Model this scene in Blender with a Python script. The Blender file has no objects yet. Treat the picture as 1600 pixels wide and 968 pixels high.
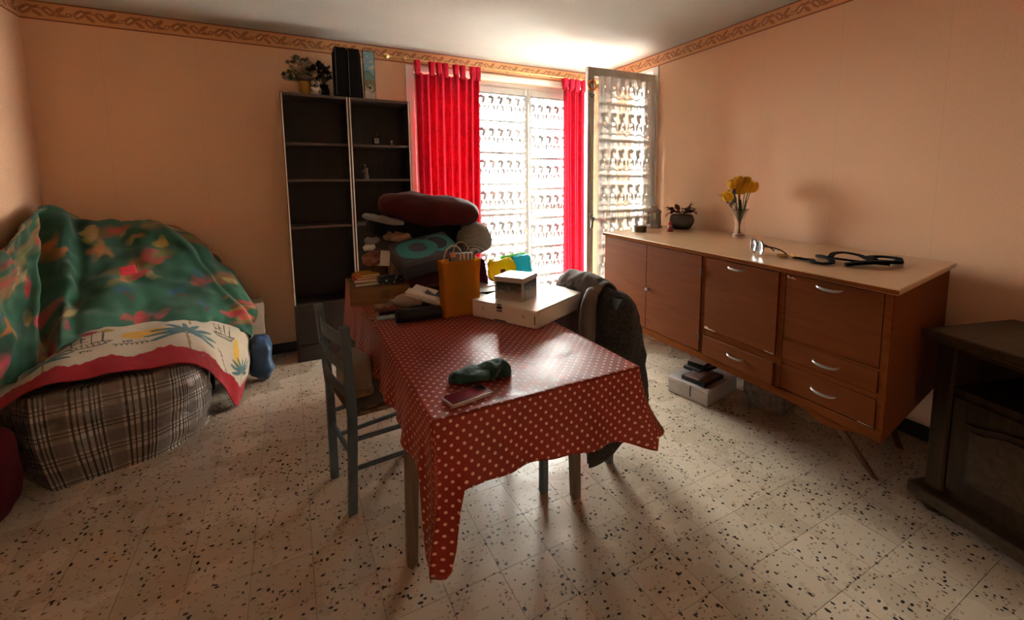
import bpy, bmesh, math, random
import numpy as np
from mathutils import Vector, Matrix, noise
PI = math.pi
random.seed(7)
S = bpy.context.scene
C = S.collection

# ------------------------------------------------------------------ camera, world, light, exposure
cam = bpy.data.cameras.new('camera'); cam_o = bpy.data.objects.new('camera', cam); C.objects.link(cam_o)
cam.sensor_width = 36; cam.sensor_fit = 'HORIZONTAL'
cam.lens = 702.946 / 1600 * 36
cam.shift_x = (800 - 838.52) / 1600
cam.shift_y = (361.95 - 484) / 1600
cam.clip_start = 0.02
YAW, PIT, ROL = 0.50271063, 0.1139838, -0.00527996
w_ = Vector((math.sin(YAW) * math.cos(PIT), math.cos(YAW) * math.cos(PIT), -math.sin(PIT)))
r_ = Vector((math.cos(YAW), -math.sin(YAW), 0)); u_ = r_.cross(w_)
r2 = math.cos(ROL) * r_ + math.sin(ROL) * u_; u2 = math.cos(ROL) * u_ - math.sin(ROL) * r_
m = Matrix((r2, u2, -w_)).transposed().to_4x4(); m.translation = (0, 0, 1.42)
cam_o.matrix_world = m
S.camera = cam_o

world = bpy.data.worlds.new('world'); S.world = world; world.use_nodes = True
bg = world.node_tree.nodes['Background']
bg.inputs[0].default_value = (1.0, 0.985, 0.93, 1); bg.inputs[1].default_value = 13.0

S.view_settings.view_transform = 'Standard'; S.view_settings.look = 'None'
S.view_settings.gamma = 1; S.view_settings.use_curve_mapping = False
S.view_settings.exposure = 3.5
S.cycles.use_denoising = True
S.cycles.max_bounces = 10; S.cycles.diffuse_bounces = 6; S.cycles.transparent_max_bounces = 16
S.cycles.sample_clamp_indirect = 6.0

YW, ZC, XL, YF = 4.20, 2.58, -1.43, -0.9          # back wall, ceiling, left wall, wall behind the viewer
RW = Matrix.Translation((2.91, 0, 0)) @ Matrix.Rotation(-math.atan(0.0496), 4, 'Z')   # frame of the right wall: y along it, +x outside
WX0, WX1, WZ0, WZ1 = 1.05, 2.85, 0.06, 2.40       # opening in the back wall
DY0, DY1, DZ1 = 3.29, 4.04, 2.42                  # opening in the right wall

def portal(name, mw, sx, sy):
    l = bpy.data.lights.new(name, 'AREA'); l.shape = 'RECTANGLE'; l.size = sx; l.size_y = sy
    l.cycles.is_portal = True
    o = bpy.data.objects.new(name, l); C.objects.link(o); o.matrix_world = mw
portal('daylight_back', Matrix.Translation(((WX0+WX1)/2, YW+0.24, (WZ0+WZ1)/2)) @ Matrix.Rotation(-PI/2, 4, 'X'), WX1-WX0, WZ1-WZ0)
portal('daylight_right', RW @ Matrix.Translation((0.24, (DY0+DY1)/2, DZ1/2)) @ Matrix.Rotation(PI/2, 4, 'Y'), DZ1, DY1-DY0)

# ------------------------------------------------------------------ materials
MATS = {}
def nodes(name):
    m = bpy.data.materials.new(name); m.use_nodes = True
    nt = m.node_tree; MATS[name] = m
    return m, nt, nt.nodes['Principled BSDF']
def nn(nt, typ, **kw):
    n = nt.nodes.new(typ)
    for k, v in kw.items(): setattr(n, k, v)
    return n
def math_n(nt, op, a, b=None, clamp=False):
    n = nn(nt, 'ShaderNodeMath', operation=op, use_clamp=clamp)
    for i, v in enumerate((a, b)):
        if v is None: continue
        if hasattr(v, 'links') or hasattr(v, 'is_linked'): nt.links.new(v, n.inputs[i])
        else: n.inputs[i].default_value = v
    return n.outputs[0]
def mixc(nt, fac, a, b, blend='MIX'):
    n = nn(nt, 'ShaderNodeMix', data_type='RGBA', blend_type=blend)
    for sock, v in ((n.inputs[0], fac), (n.inputs[6], a), (n.inputs[7], b)):
        if hasattr(v, 'is_linked'): nt.links.new(v, sock)
        elif isinstance(v, (int, float)): sock.default_value = v
        else: sock.default_value = (*v, 1) if len(v) == 3 else v
    return n.outputs[2]
def ramp(nt, fac, stops):
    r = nn(nt, 'ShaderNodeValToRGB'); nt.links.new(fac, r.inputs[0])
    els = r.color_ramp.elements
    while len(els) < len(stops): els.new(0.5)
    for e, (p, c) in zip(els, stops): e.position = p; e.color = (*c, 1) if len(c) == 3 else c
    return r.outputs[0]
def lin(r, g, b):
    f = lambda c: ((c/255+0.055)/1.055)**2.4 if c/255 > 0.04045 else c/255/12.92
    return (f(r), f(g), f(b))
def M(name, col, rough=0.6, metal=0.0, var=0.12, scale=8.0, bump=0.0, bscale=60.0, sheen=0.0, coat=0.0, stretch=None, trans=0.0, alpha=1.0, col2=None, spec=0.5):
    """plain procedural material: base colour with noise variation, optional bump"""
    if name in MATS: return MATS[name]
    m, nt, b = nodes(name)
    tc = nn(nt, 'ShaderNodeTexCoord'); mp = nn(nt, 'ShaderNodeMapping')
    nt.links.new(tc.outputs['Object'], mp.inputs[0])
    if stretch: mp.inputs['Scale'].default_value = stretch
    nz = nn(nt, 'ShaderNodeTexNoise'); nz.inputs['Scale'].default_value = scale; nz.inputs['Detail'].default_value = 4
    nt.links.new(mp.outputs[0], nz.inputs[0])
    d = tuple(c*(1-var) for c in col); l = tuple(min(1, c*(1+var)) for c in col)
    if col2: l = col2
    nt.links.new(ramp(nt, nz.outputs[0], [(0.3, d), (0.7, l)]), b.inputs['Base Color'])
    b.inputs['Roughness'].default_value = rough; b.inputs['Metallic'].default_value = metal
    b.inputs['Sheen Weight'].default_value = sheen; b.inputs['Coat Weight'].default_value = coat
    b.inputs['Transmission Weight'].default_value = trans; b.inputs['Alpha'].default_value = alpha
    b.inputs['Specular IOR Level'].default_value = spec
    if bump:
        n2 = nn(nt, 'ShaderNodeTexNoise'); n2.inputs['Scale'].default_value = bscale; n2.inputs['Detail'].default_value = 3
        nt.links.new(mp.outputs[0], n2.inputs[0])
        bp = nn(nt, 'ShaderNodeBump'); bp.inputs['Strength'].default_value = bump; bp.inputs['Distance'].default_value = 0.01
        nt.links.new(n2.outputs[0], bp.inputs['Height']); nt.links.new(bp.outputs[0], b.inputs['Normal'])
    return m
def M_wood(name, c1, c2, rough=0.4, axis=1, scale=6.0, coat=0.0):
    m, nt, b = nodes(name)
    tc = nn(nt, 'ShaderNodeTexCoord'); mp = nn(nt, 'ShaderNodeMapping')
    sc = [14, 14, 14]; sc[axis] = 0.8; mp.inputs['Scale'].default_value = sc
    nt.links.new(tc.outputs['Object'], mp.inputs[0])
    nz = nn(nt, 'ShaderNodeTexNoise'); nz.inputs['Scale'].default_value = scale*0.4; nz.inputs['Detail'].default_value = 7; nz.inputs['Distortion'].default_value = 0.8
    nt.links.new(mp.outputs[0], nz.inputs[0])
    nt.links.new(ramp(nt, nz.outputs[0], [(0.32, c1), (0.68, c2)]), b.inputs['Base Color'])
    b.inputs['Roughness'].default_value = rough; b.inputs['Coat Weight'].default_value = coat; b.inputs['Coat Roughness'].default_value = 0.25
    return m
def M_attr(name, rough=0.85, bump=0.0, bscale=300, sheen=0.0, translucent=0.0):
    """a print carried by a colour attribute"""
    m, nt, b = nodes(name)
    a = nn(nt, 'ShaderNodeAttribute'); a.attribute_name = 'Col'
    nt.links.new(a.outputs['Color'], b.inputs['Base Color']); b.inputs['Roughness'].default_value = rough
    b.inputs['Sheen Weight'].default_value = sheen
    if bump:
        tc = nn(nt, 'ShaderNodeTexCoord'); n2 = nn(nt, 'ShaderNodeTexNoise'); n2.inputs['Scale'].default_value = bscale
        nt.links.new(tc.outputs['Object'], n2.inputs[0])
        bp = nn(nt, 'ShaderNodeBump'); bp.inputs['Strength'].default_value = bump; bp.inputs['Distance'].default_value = 0.004
        nt.links.new(n2.outputs[0], bp.inputs['Height']); nt.links.new(bp.outputs[0], b.inputs['Normal'])
    return m

# wallpaper: tan paper with a fine woven grain, strip seams and faint stains
def wallpaper(name, axis):
    m, nt, b = nodes(name)
    tc = nn(nt, 'ShaderNodeTexCoord'); g = tc.outputs['Object']
    n1 = nn(nt, 'ShaderNodeTexNoise'); n1.inputs['Scale'].default_value = 1.1; n1.inputs['Detail'].default_value = 5; nt.links.new(g, n1.inputs[0])
    n2 = nn(nt, 'ShaderNodeTexNoise'); n2.inputs['Scale'].default_value = 220; nt.links.new(g, n2.inputs[0])
    c = ramp(nt, n1.outputs[0], [(0.3, WALL_D), (0.7, WALL_L)])
    c = mixc(nt, 0.22, c, ramp(nt, n2.outputs[0], [(0.35, tuple(v*0.6 for v in WALL_D)), (0.65, tuple(min(1, v*1.25) for v in WALL_L))]))
    sp = nn(nt, 'ShaderNodeSeparateXYZ'); nt.links.new(g, sp.inputs[0])
    f = math_n(nt, 'FRACT', math_n(nt, 'MULTIPLY', sp.outputs[axis], 1/0.53))
    seam = math_n(nt, 'LESS_THAN', f, 0.006)
    c = mixc(nt, math_n(nt, 'MULTIPLY', seam, 0.22), c, tuple(v*0.55 for v in WALL_D))
    nt.links.new(c, b.inputs['Base Color']); b.inputs['Roughness'].default_value = 0.75
    bp = nn(nt, 'ShaderNodeBump'); bp.inputs['Strength'].default_value = 0.25; bp.inputs['Distance'].default_value = 0.002
    nt.links.new(n2.outputs[0], bp.inputs['Height']); nt.links.new(bp.outputs[0], b.inputs['Normal'])
    return m
WALL_D, WALL_L = (0.78, 0.47, 0.285), (0.84, 0.52, 0.325)
wp_x = wallpaper('wallpaper_x', 0); wp_y = wallpaper('wallpaper_y', 1)
m_ceil = M('ceiling_paint', (0.45, 0.465, 0.43), 0.7, var=0.04, scale=2.5, bump=0.15, bscale=40)
m_white = M('white_paint', (0.74, 0.72, 0.67), 0.45, var=0.05, scale=5)
m_greypaint = M('greyed_paint', (0.50, 0.47, 0.41), 0.5, var=0.12, scale=9)
m_frame_white = M('darkened_window_paint', (0.40, 0.385, 0.35), 0.5, var=0.06, scale=5)  # frame white lowered evenly to offset overexposure from the window light
m_black_base = M('black_baseboard', (0.012, 0.011, 0.012), 0.5)

def terrazzo():
    m, nt, b = nodes('terrazzo')
    tc = nn(nt, 'ShaderNodeNewGeometry'); g = tc.outputs['Position']
    oi = nn(nt, 'ShaderNodeObjectInfo')
    nz = nn(nt, 'ShaderNodeTexNoise'); nz.inputs['Scale'].default_value = 2.2; nz.inputs['Detail'].default_value = 5; nt.links.new(g, nz.inputs[0])
    base = ramp(nt, nz.outputs[0], [(0.3, (0.47, 0.375, 0.275)), (0.7, (0.56, 0.47, 0.36))])
    f = math_n(nt, 'ADD', math_n(nt, 'MULTIPLY', oi.outputs['Random'], 0.16), 0.92)
    cmb = nn(nt, 'ShaderNodeCombineXYZ')
    for i in range(3): nt.links.new(f, cmb.inputs[i])
    base = mixc(nt, 1.0, base, cmb.outputs[0], 'MULTIPLY')
    wn = nn(nt, 'ShaderNodeTexNoise'); wn.inputs['Scale'].default_value = 35; nt.links.new(g, wn.inputs[0])
    wv = nn(nt, 'ShaderNodeVectorMath', operation='MULTIPLY_ADD'); nt.links.new(wn.outputs['Color'], wv.inputs[0]); wv.inputs[1].default_value = (0.012,)*3; nt.links.new(g, wv.inputs[2])
    def chips(sc, stretch, rot, thr, pick, col):
        nonlocal base
        mp = nn(nt, 'ShaderNodeMapping'); mp.inputs['Scale'].default_value = stretch; mp.inputs['Rotation'].default_value = (0, 0, rot)
        nt.links.new(wv.outputs[0], mp.inputs[0])
        v = nn(nt, 'ShaderNodeTexVoronoi', voronoi_dimensions='2D'); v.inputs['Scale'].default_value = sc; nt.links.new(mp.outputs[0], v.inputs[0])
        sp = nn(nt, 'ShaderNodeSeparateColor'); nt.links.new(v.outputs['Color'], sp.inputs[0])
        size = math_n(nt, 'MULTIPLY', sp.outputs[1], thr)
        k = math_n(nt, 'MULTIPLY', math_n(nt, 'LESS_THAN', v.outputs['Distance'], size), math_n(nt, 'LESS_THAN', sp.outputs[0], pick))
        base = mixc(nt, k, base, col)
    chips(60, (1, 1, 1), 0.6, 0.36, 0.4, (0.52, 0.43, 0.33))
    chips(52, (1.0, 1.6, 1), 0.4, 0.40, 0.30, (0.33, 0.24, 0.16))
    chips(34, (1.0, 1.5, 1), 1.1, 0.28, 0.26, (0.035, 0.028, 0.024))
    chips(30, (1.7, 1.0, 1), 0.3, 0.28, 0.24, (0.03, 0.024, 0.02))
    nt.links.new(base, b.inputs['Base Color'])
    nt.links.new(ramp(nt, nz.outputs[0], [(0.3, (0.20,)*3), (0.7, (0.36,)*3)]), b.inputs['Roughness'])
    return m
m_terr = terrazzo()
m_grout = M('tile_grout', (0.20, 0.155, 0.11), 0.9)

# ------------------------------------------------------------------ mesh helpers
def obj(name, bm, mat, parent=None, loc=None, rot=None, smooth=False, mw=None):
    me = bpy.data.meshes.new(name)
    if smooth:
        for f in bm.faces: f.smooth = True
    bm.to_mesh(me); bm.free()
    return link(name, me, mat, parent, loc, rot, mw)
def link(name, me, mat, parent=None, loc=None, rot=None, mw=None):
    if mat is not None:
        for mm in (mat if isinstance(mat, (list, tuple)) else [mat]): me.materials.append(mm)
    o = bpy.data.objects.new(name, me); C.objects.link(o)
    if parent: o.parent = parent
    if mw is not None: o.matrix_world = mw
    if loc is not None: o.location = loc
    if rot is not None: o.rotation_euler = rot if isinstance(rot, (tuple, list)) else (0, 0, rot)
    return o
def tag(o, label, cat, group=None):
    o['label'] = label; o['category'] = cat
    if group: o['group'] = group
    return o
def thing(name, label, cat, loc=(0, 0, 0), rot=0, group=None):
    o = bpy.data.objects.new(name, None); C.objects.link(o); o.empty_display_size = 0.05
    o.location = loc; o.rotation_euler = rot if isinstance(rot, (tuple, list)) else (0, 0, rot)
    return tag(o, label, cat, group)
def struct(o): o['kind'] = 'structure'; return o
def NB(): return bmesh.new()
def box(bm, x0, x1, y0, y1, z0, z1, bev=0.0, mw=None, seg=1):
    r = bmesh.ops.create_cube(bm, size=1.0)
    vs = r['verts']
    for v in vs: v.co = ((x0+x1)/2 + v.co.x*(x1-x0), (y0+y1)/2 + v.co.y*(y1-y0), (z0+z1)/2 + v.co.z*(z1-z0))
    if bev:
        es = list({e for v in vs for e in v.link_edges})
        g = bmesh.ops.bevel(bm, geom=es, offset=bev, segments=seg, affect='EDGES', profile=0.5)
        vs = list({v for f in g['faces'] for v in f.verts} | {v for v in vs if v.is_valid})
    if mw is not None:
        for v in vs: v.co = mw @ v.co
    return vs
def B(*a, **k): bm = NB(); box(bm, *a, **k); return bm
def tube(bm, pts, r, n=8, closed=False):
    pts = [Vector(p) for p in pts]; N = len(pts); rings = []
    rs = r if isinstance(r, (list, tuple)) else [r]*N
    up = None
    for i, p in enumerate(pts):
        a = pts[(i-1) % N] if (closed or i > 0) else p; b_ = pts[(i+1) % N] if (closed or i < N-1) else p
        t = (b_ - a).normalized()
        if up is None: up = t.orthogonal().normalized()
        up = (up - t*up.dot(t)); up = up.normalized() if up.length > 1e-6 else t.orthogonal().normalized()
        s = t.cross(up)
        rings.append([bm.verts.new(p + (up*math.cos(2*PI*k/n) + s*math.sin(2*PI*k/n))*rs[i]) for k in range(n)])
    for i in range(N if closed else N-1):
        A, D = rings[i], rings[(i+1) % N]
        for k in range(n): bm.faces.new((A[k], A[(k+1) % n], D[(k+1) % n], D[k]))
    if not closed: bm.faces.new(rings[0][::-1]); bm.faces.new(rings[-1])
    return bm
def TB(pts, r, n=8, closed=False): return tube(NB(), pts, r, n, closed)
def lathe(bm, prof, n=24, c=(0, 0, 0)):
    rings = []
    for r, z in prof:
        if r < 1e-5: rings.append([bm.verts.new((c[0], c[1], c[2]+z))])
        else: rings.append([bm.verts.new((c[0]+r*math.cos(2*PI*k/n), c[1]+r*math.sin(2*PI*k/n), c[2]+z)) for k in range(n)])
    for A, D in zip(rings, rings[1:]):
        if len(A) == 1 and len(D) == 1: continue
        for k in range(n):
            if len(A) == 1: bm.faces.new((A[0], D[(k+1) % n], D[k]))
            elif len(D) == 1: bm.faces.new((A[k], A[(k+1) % n], D[0]))
            else: bm.faces.new((A[k], A[(k+1) % n], D[(k+1) % n], D[k]))
    return bm
def LT(prof, n=24, c=(0, 0, 0)): return lathe(NB(), prof, n, c)
def prism(bm, pts, z0, z1, mw=None):
    a = [bm.verts.new((x, y, z0)) for x, y in pts]; b_ = [bm.verts.new((x, y, z1)) for x, y in pts]
    n = len(pts)
    bm.faces.new(a[::-1]); bm.faces.new(b_)
    for i in range(n): bm.faces.new((a[i], a[(i+1) % n], b_[(i+1) % n], b_[i]))
    if mw is not None:
        for v in a + b_: v.co = mw @ v.co
    return bm
def PR(pts, z0, z1, mw=None): return prism(NB(), pts, z0, z1, mw)
def rrect(w, h, r, n=4):
    out = []
    for cx, cy, a0 in ((w/2-r, h/2-r, 0), (-w/2+r, h/2-r, 90), (-w/2+r, -h/2+r, 180), (w/2-r, -h/2+r, 270)):
        for k in range(n+1):
            a = math.radians(a0 + 90*k/n); out.append((cx+r*math.cos(a), cy+r*math.sin(a)))
    return out
def soft(sx, sy, sz, e=0.45, amp=0.0, freq=6.0, n=40, m=24, seed=0, flat=True):
    """a soft stuffed body: superellipsoid with folds; base at z=0"""
    bm = NB(); rows = []
    pw = lambda v, p: math.copysign(abs(v)**p, v)
    for j in range(m+1):
        ph = -PI/2 + PI*j/m; row = []
        for i in range(n):
            th = 2*PI*i/n
            x = pw(math.cos(ph), e)*pw(math.cos(th), e); y = pw(math.cos(ph), e)*pw(math.sin(th), e); z = pw(math.sin(ph), e*1.15)
            p = Vector((x*sx/2, y*sy/2, z*sz/2))
            if amp:
                q = p*freq + Vector((seed*7.1, seed*3.3, 0))
                d = noise.noise(q)*amp + noise.noise(q*2.3)*amp*0.5
                p += Vector((x, y, z)).normalized()*d
            p.z = max(p.z + sz/2, 0.0) if flat else p.z + sz/2
            row.append(p)
        rows.append(row)
    bot = bm.verts.new(rows[0][0]); top = bm.verts.new(rows[-1][0])
    R_ = [[bm.verts.new(p) for p in row] for row in rows[1:-1]]
    for i in range(n):
        bm.faces.new((bot, R_[0][(i+1) % n], R_[0][i])); bm.faces.new((top, R_[-1][i], R_[-1][(i+1) % n]))
        for A, D in zip(R_, R_[1:]): bm.faces.new((A[i], A[(i+1) % n], D[(i+1) % n], D[i]))
    return bm
def gridmesh(name, P, mat, parent=None, cols=None, attr='Col', solid=0.0, smooth=True, uv=None, mw=None):
    """P[nu,nv,3] -> one mesh sheet, optional colours per vertex, optional thickness"""
    nu, nv = P.shape[:2]
    idx = np.arange(nu*nv).reshape(nu, nv)
    f = np.stack([idx[:-1, :-1], idx[1:, :-1], idx[1:, 1:], idx[:-1, 1:]], -1).reshape(-1, 4)
    me = bpy.data.meshes.new(name)
    me.from_pydata(P.reshape(-1, 3).tolist(), [], f.tolist())
    if smooth: me.polygons.foreach_set('use_smooth', np.ones(len(f), dtype=bool))
    if cols is not None:
        a = me.color_attributes.new(attr, 'FLOAT_COLOR', 'POINT')
        c4 = np.ones((nu*nv, 4), dtype=np.float32); c4[:, :cols.shape[-1]] = cols.reshape(nu*nv, -1)
        a.data.foreach_set('color', c4.ravel())
    if uv is not None:
        ul = me.uv_layers.new(name='UVMap'); fl = f.ravel()
        ul.data.foreach_set('uv', uv.reshape(-1, 2)[fl].astype(np.float32).ravel())
    o = link(name, me, mat, parent, mw=mw)
    if solid:
        s = o.modifiers.new('thickness', 'SOLIDIFY'); s.thickness = solid; s.offset = 0
    return o
def catmull(A, n):
    """resample control points A[k,...] along axis 0 to n samples"""
    A = np.asarray(A, float); k = len(A); t = np.linspace(0, k-1, n); i = np.minimum(t.astype(int), k-2); u = (t-i).reshape(-1, *([1]*(A.ndim-1)))
    g = lambda j: A[np.clip(j, 0, k-1)]
    p0, p1, p2, p3 = g(i-1), g(i), g(i+1), g(i+2)
    p0 = np.where((i == 0).reshape(u.shape), 2*p1-p2, p0); p3 = np.where((i == k-2).reshape(u.shape), 2*p2-p1, p3)
    return 0.5*(2*p1 + (p2-p0)*u + (2*p0-5*p1+4*p2-p3)*u**2 + (3*p1-p0-3*p2+p3)*u**3)
def fnoise(P, f, seed=0.0):
    o = np.empty(P.shape[:-1])
    for ix in np.ndindex(o.shape): o[ix] = noise.noise(Vector(P[ix]*f) + Vector((seed, seed*1.7, seed*0.3)))
    return o
def normals(P):
    du = np.gradient(P, axis=0); dv = np.gradient(P, axis=1); n = np.cross(du, dv)
    return n/(np.linalg.norm(n, axis=-1, keepdims=True)+1e-9)
def near(P, x): return x
def copytree(o, parent=None):
    c = o.copy(); C.objects.link(c)
    if parent is not None: c.parent = parent
    for ch in list(o.children): copytree(ch, c)
    return c

# ------------------------------------------------------------------ the room
# floor: 20 cm terrazzo tiles on a grout bed
bed = struct(obj('floor', B(XL-0.3, 3.5, YF-0.2, YW+0.3, -0.08, -0.004), m_grout))
TX, TY, TG = 0.2, 0.2165, 0.0018
def tile_bm(w, d):
    bm = NB(); box(bm, -w/2, w/2, -d/2, d/2, -0.0045, 0.0)
    return bm
tme = bpy.data.meshes.new('tile'); bm = tile_bm(TX-TG, TY-TG); bm.to_mesh(bm and tme); bm.free(); tme.materials.append(m_terr)
cells = []
i0, i1 = math.floor((XL+0.2)/TX)-1, math.ceil((3.35+0.2)/TX); j0, j1 = math.floor((YF-1.16)/TY), math.ceil((YW-1.16)/TY)
for i in range(i0, i1):
    for j in range(j0, j1):
        cx, cy = -0.2 + TX*(i+0.5), 1.16 + TY*(j+0.5)
        v = Vector((cx, cy, -1.42)); dz = v.dot(w_)
        if dz > 0.2:
            px = 838.5 + 703*v.dot(r2)/dz; py = 362 - 703*v.dot(u2)/dz
            vis = -60 < px < 1660 and py < 1040
        else: vis = False
        cells.append((0 if vis else 1, v.length, cx, cy))
cells.sort()
rest = NB()
for k, (h_, d_, cx, cy) in enumerate(cells):
    if k < 300:
        o = bpy.data.objects.new('tile', tme); C.objects.link(o); o.parent = bed; o.location = (cx, cy, 0)
    else:
        box(rest, cx-(TX-TG)/2, cx+(TX-TG)/2, cy-(TY-TG)/2, cy+(TY-TG)/2, -0.0045, 0)
o = obj('tile', rest, m_terr, bed); o['kind'] = 'stuff'

struct(obj('ceiling', B(XL-0.3, 3.6, YF-0.3, YW+0.3, ZC, ZC+0.12), m_ceil))
bm = NB()
box(bm, XL-0.25, WX0, YW, YW+0.25, 0, ZC); box(bm, WX1, 3.6, YW, YW+0.25, 0, ZC)
box(bm, WX0, WX1, YW, YW+0.25, WZ1, ZC); box(bm, WX0, WX1, YW, YW+0.25, -0.08, WZ0)
struct(obj('wall_back', bm, wp_x))
bm = NB()
box(bm, 0, 0.25, YF-0.3, DY0, 0, ZC); box(bm, 0, 0.25, DY1, YW+0.3, 0, ZC)
box(bm, 0, 0.25, DY0, DY1, DZ1, ZC); box(bm, 0, 0.25, DY0, DY1, -0.08, 0.03)
struct(obj('wall_right', bm, wp_y, mw=RW))
struct(obj('wall_left', B(XL-0.25, XL, YF-0.3, YW+0.25, 0, ZC), wp_y))
struct(obj('wall_front', B(XL-0.25, 3.2, YF-0.25, YF, 0, ZC), wp_x))
for nm, args, mw in (('baseboard_back', (XL, WX0-0.08, YW-0.014, YW, 0, 0.085), None), ('baseboard_left', (XL, XL+0.014, YF, YW, 0, 0.085), None)):
    struct(obj(nm, B(*args, bev=0.004), m_black_base, mw=mw))
struct(obj('baseboard_right', B(-0.014, 0, YF, DY0-0.08, 0, 0.085, bev=0.004), m_black_base, mw=RW))

# printed paper border under the ceiling
def frieze_cols(U, V):
    base = np.array(lin(214, 160, 112)); mot = np.array(lin(160, 104, 66)); edge = np.array(lin(128, 68, 40)); lite = np.array(lin(226, 182, 136))
    c = np.ones(U.shape+(3,))*base
    per = 0.255
    u = (U % per)/per; v = V
    def ell(cx, cy, rx, ry, a, col, wgt=0.9):
        for sh in (-1, 0, 1):
            x = (u-cx+sh)*per/0.115; y = v-cy
            X = x*math.cos(a)+y*math.sin(a); Y = -x*math.sin(a)+y*math.cos(a)
            k = ((X/rx)**2+(Y/ry)**2 < 1)
            c[k] = c[k]*(1-wgt)+col*wgt
    stem = np.abs(v-0.5-0.2*np.sin(2*PI*u)) < 0.035
    c[stem] = mot
    ell(0.13, 0.52, 0.30, 0.20, 0.75, mot); ell(0.13, 0.52, 0.22, 0.06, 0.75, lite); ell(0.33, 0.36, 0.26, 0.10, -0.7, mot)
    ell(0.30, 0.68, 0.20, 0.08, 0.4, mot); ell(0.55, 0.50, 0.30, 0.18, -0.75, mot); ell(0.55, 0.50, 0.2, 0.05, -0.75, lite)
    ell(0.75, 0.62, 0.28, 0.11, 0.7, mot); ell(0.78, 0.35, 0.18, 0.09, -0.3, mot); ell(0.92, 0.42, 0.14, 0.13, 0.2, mot); ell(0.92, 0.42, 0.06, 0.06, 0.2, lite)
    c[(v < 0.06) | (v > 0.94)] = edge
    k = ((v > 0.06) & (v < 0.10)) | ((v > 0.90) & (v < 0.94)); c[k] = base*0.85+edge*0.15
    return c
m_frieze = M_attr('border_print', 0.7)
def frieze(name, length, place, mw=None):
    nu = int(length/0.0055); U, V = np.meshgrid(np.linspace(0, length, nu), np.linspace(0, 1, 26), indexing='ij')
    P = np.stack(place(U, 2.463+0.117*V), -1)
    return struct(gridmesh(name, P, m_frieze, cols=frieze_cols(U, V), smooth=False, mw=mw, solid=0.002))
frieze('trim_1', 3.05+1.43, lambda U, Z: (XL+U, U*0+YW-0.002, Z))
frieze('trim_2', YW-YF, lambda U, Z: (U*0-0.002, YW+0.0-U, Z), RW)
frieze('trim_3', YW-YF, lambda U, Z: (U*0+XL+0.002, YF+U, Z))
# door and window surrounds
bm = NB()
box(bm, WX0-0.075, WX0, YW-0.018, YW, 0, WZ1+0.05, bev=0.004); box(bm, WX1, WX1+0.075, YW-0.018, YW, 0, WZ1+0.05, bev=0.004)
box(bm, WX0, WX1, YW-0.018, YW, WZ1, WZ1+0.05, bev=0.004)
struct(obj('trim_4', bm, m_white))
bm = NB()
box(bm, -0.018, 0, DY0-0.075, DY0, 0, DZ1+0.04, bev=0.004); box(bm, -0.018, 0, DY1, DY1+0.075, 0, DZ1+0.04, bev=0.004)
box(bm, -0.018, 0, DY0, DY1, DZ1, DZ1+0.04, bev=0.004)
struct(obj('trim_5', bm, m_white, mw=RW))

# glass
def glass_mat():
    m, nt, b = nodes('window_glass'); nt.nodes.remove(b)
    out = nt.nodes['Material Output']
    t = nn(nt, 'ShaderNodeBsdfTransparent'); t.inputs[0].default_value = (0.96, 0.98, 0.97, 1)
    gl = nn(nt, 'ShaderNodeBsdfGlossy'); gl.inputs['Roughness'].default_value = 0.02
    fr = nn(nt, 'ShaderNodeFresnel'); mx = nn(nt, 'ShaderNodeMixShader')
    nt.links.new(math_n(nt, 'MULTIPLY', fr.outputs[0], 0.7), mx.inputs[0]); nt.links.new(t.outputs[0], mx.inputs[1]); nt.links.new(gl.outputs[0], mx.inputs[2]); nt.links.new(mx.outputs[0], out.inputs[0])
    return m
m_glass = glass_mat()
m_brass = M('brass', (0.72, 0.48, 0.20), 0.28, metal=1.0, var=0.08)
m_steel = M('steel', (0.40, 0.385, 0.37), 0.30, metal=1.0, var=0.05)
m_dark_metal = M('dark_metal', (0.12, 0.10, 0.09), 0.4, metal=0.8)

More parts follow.
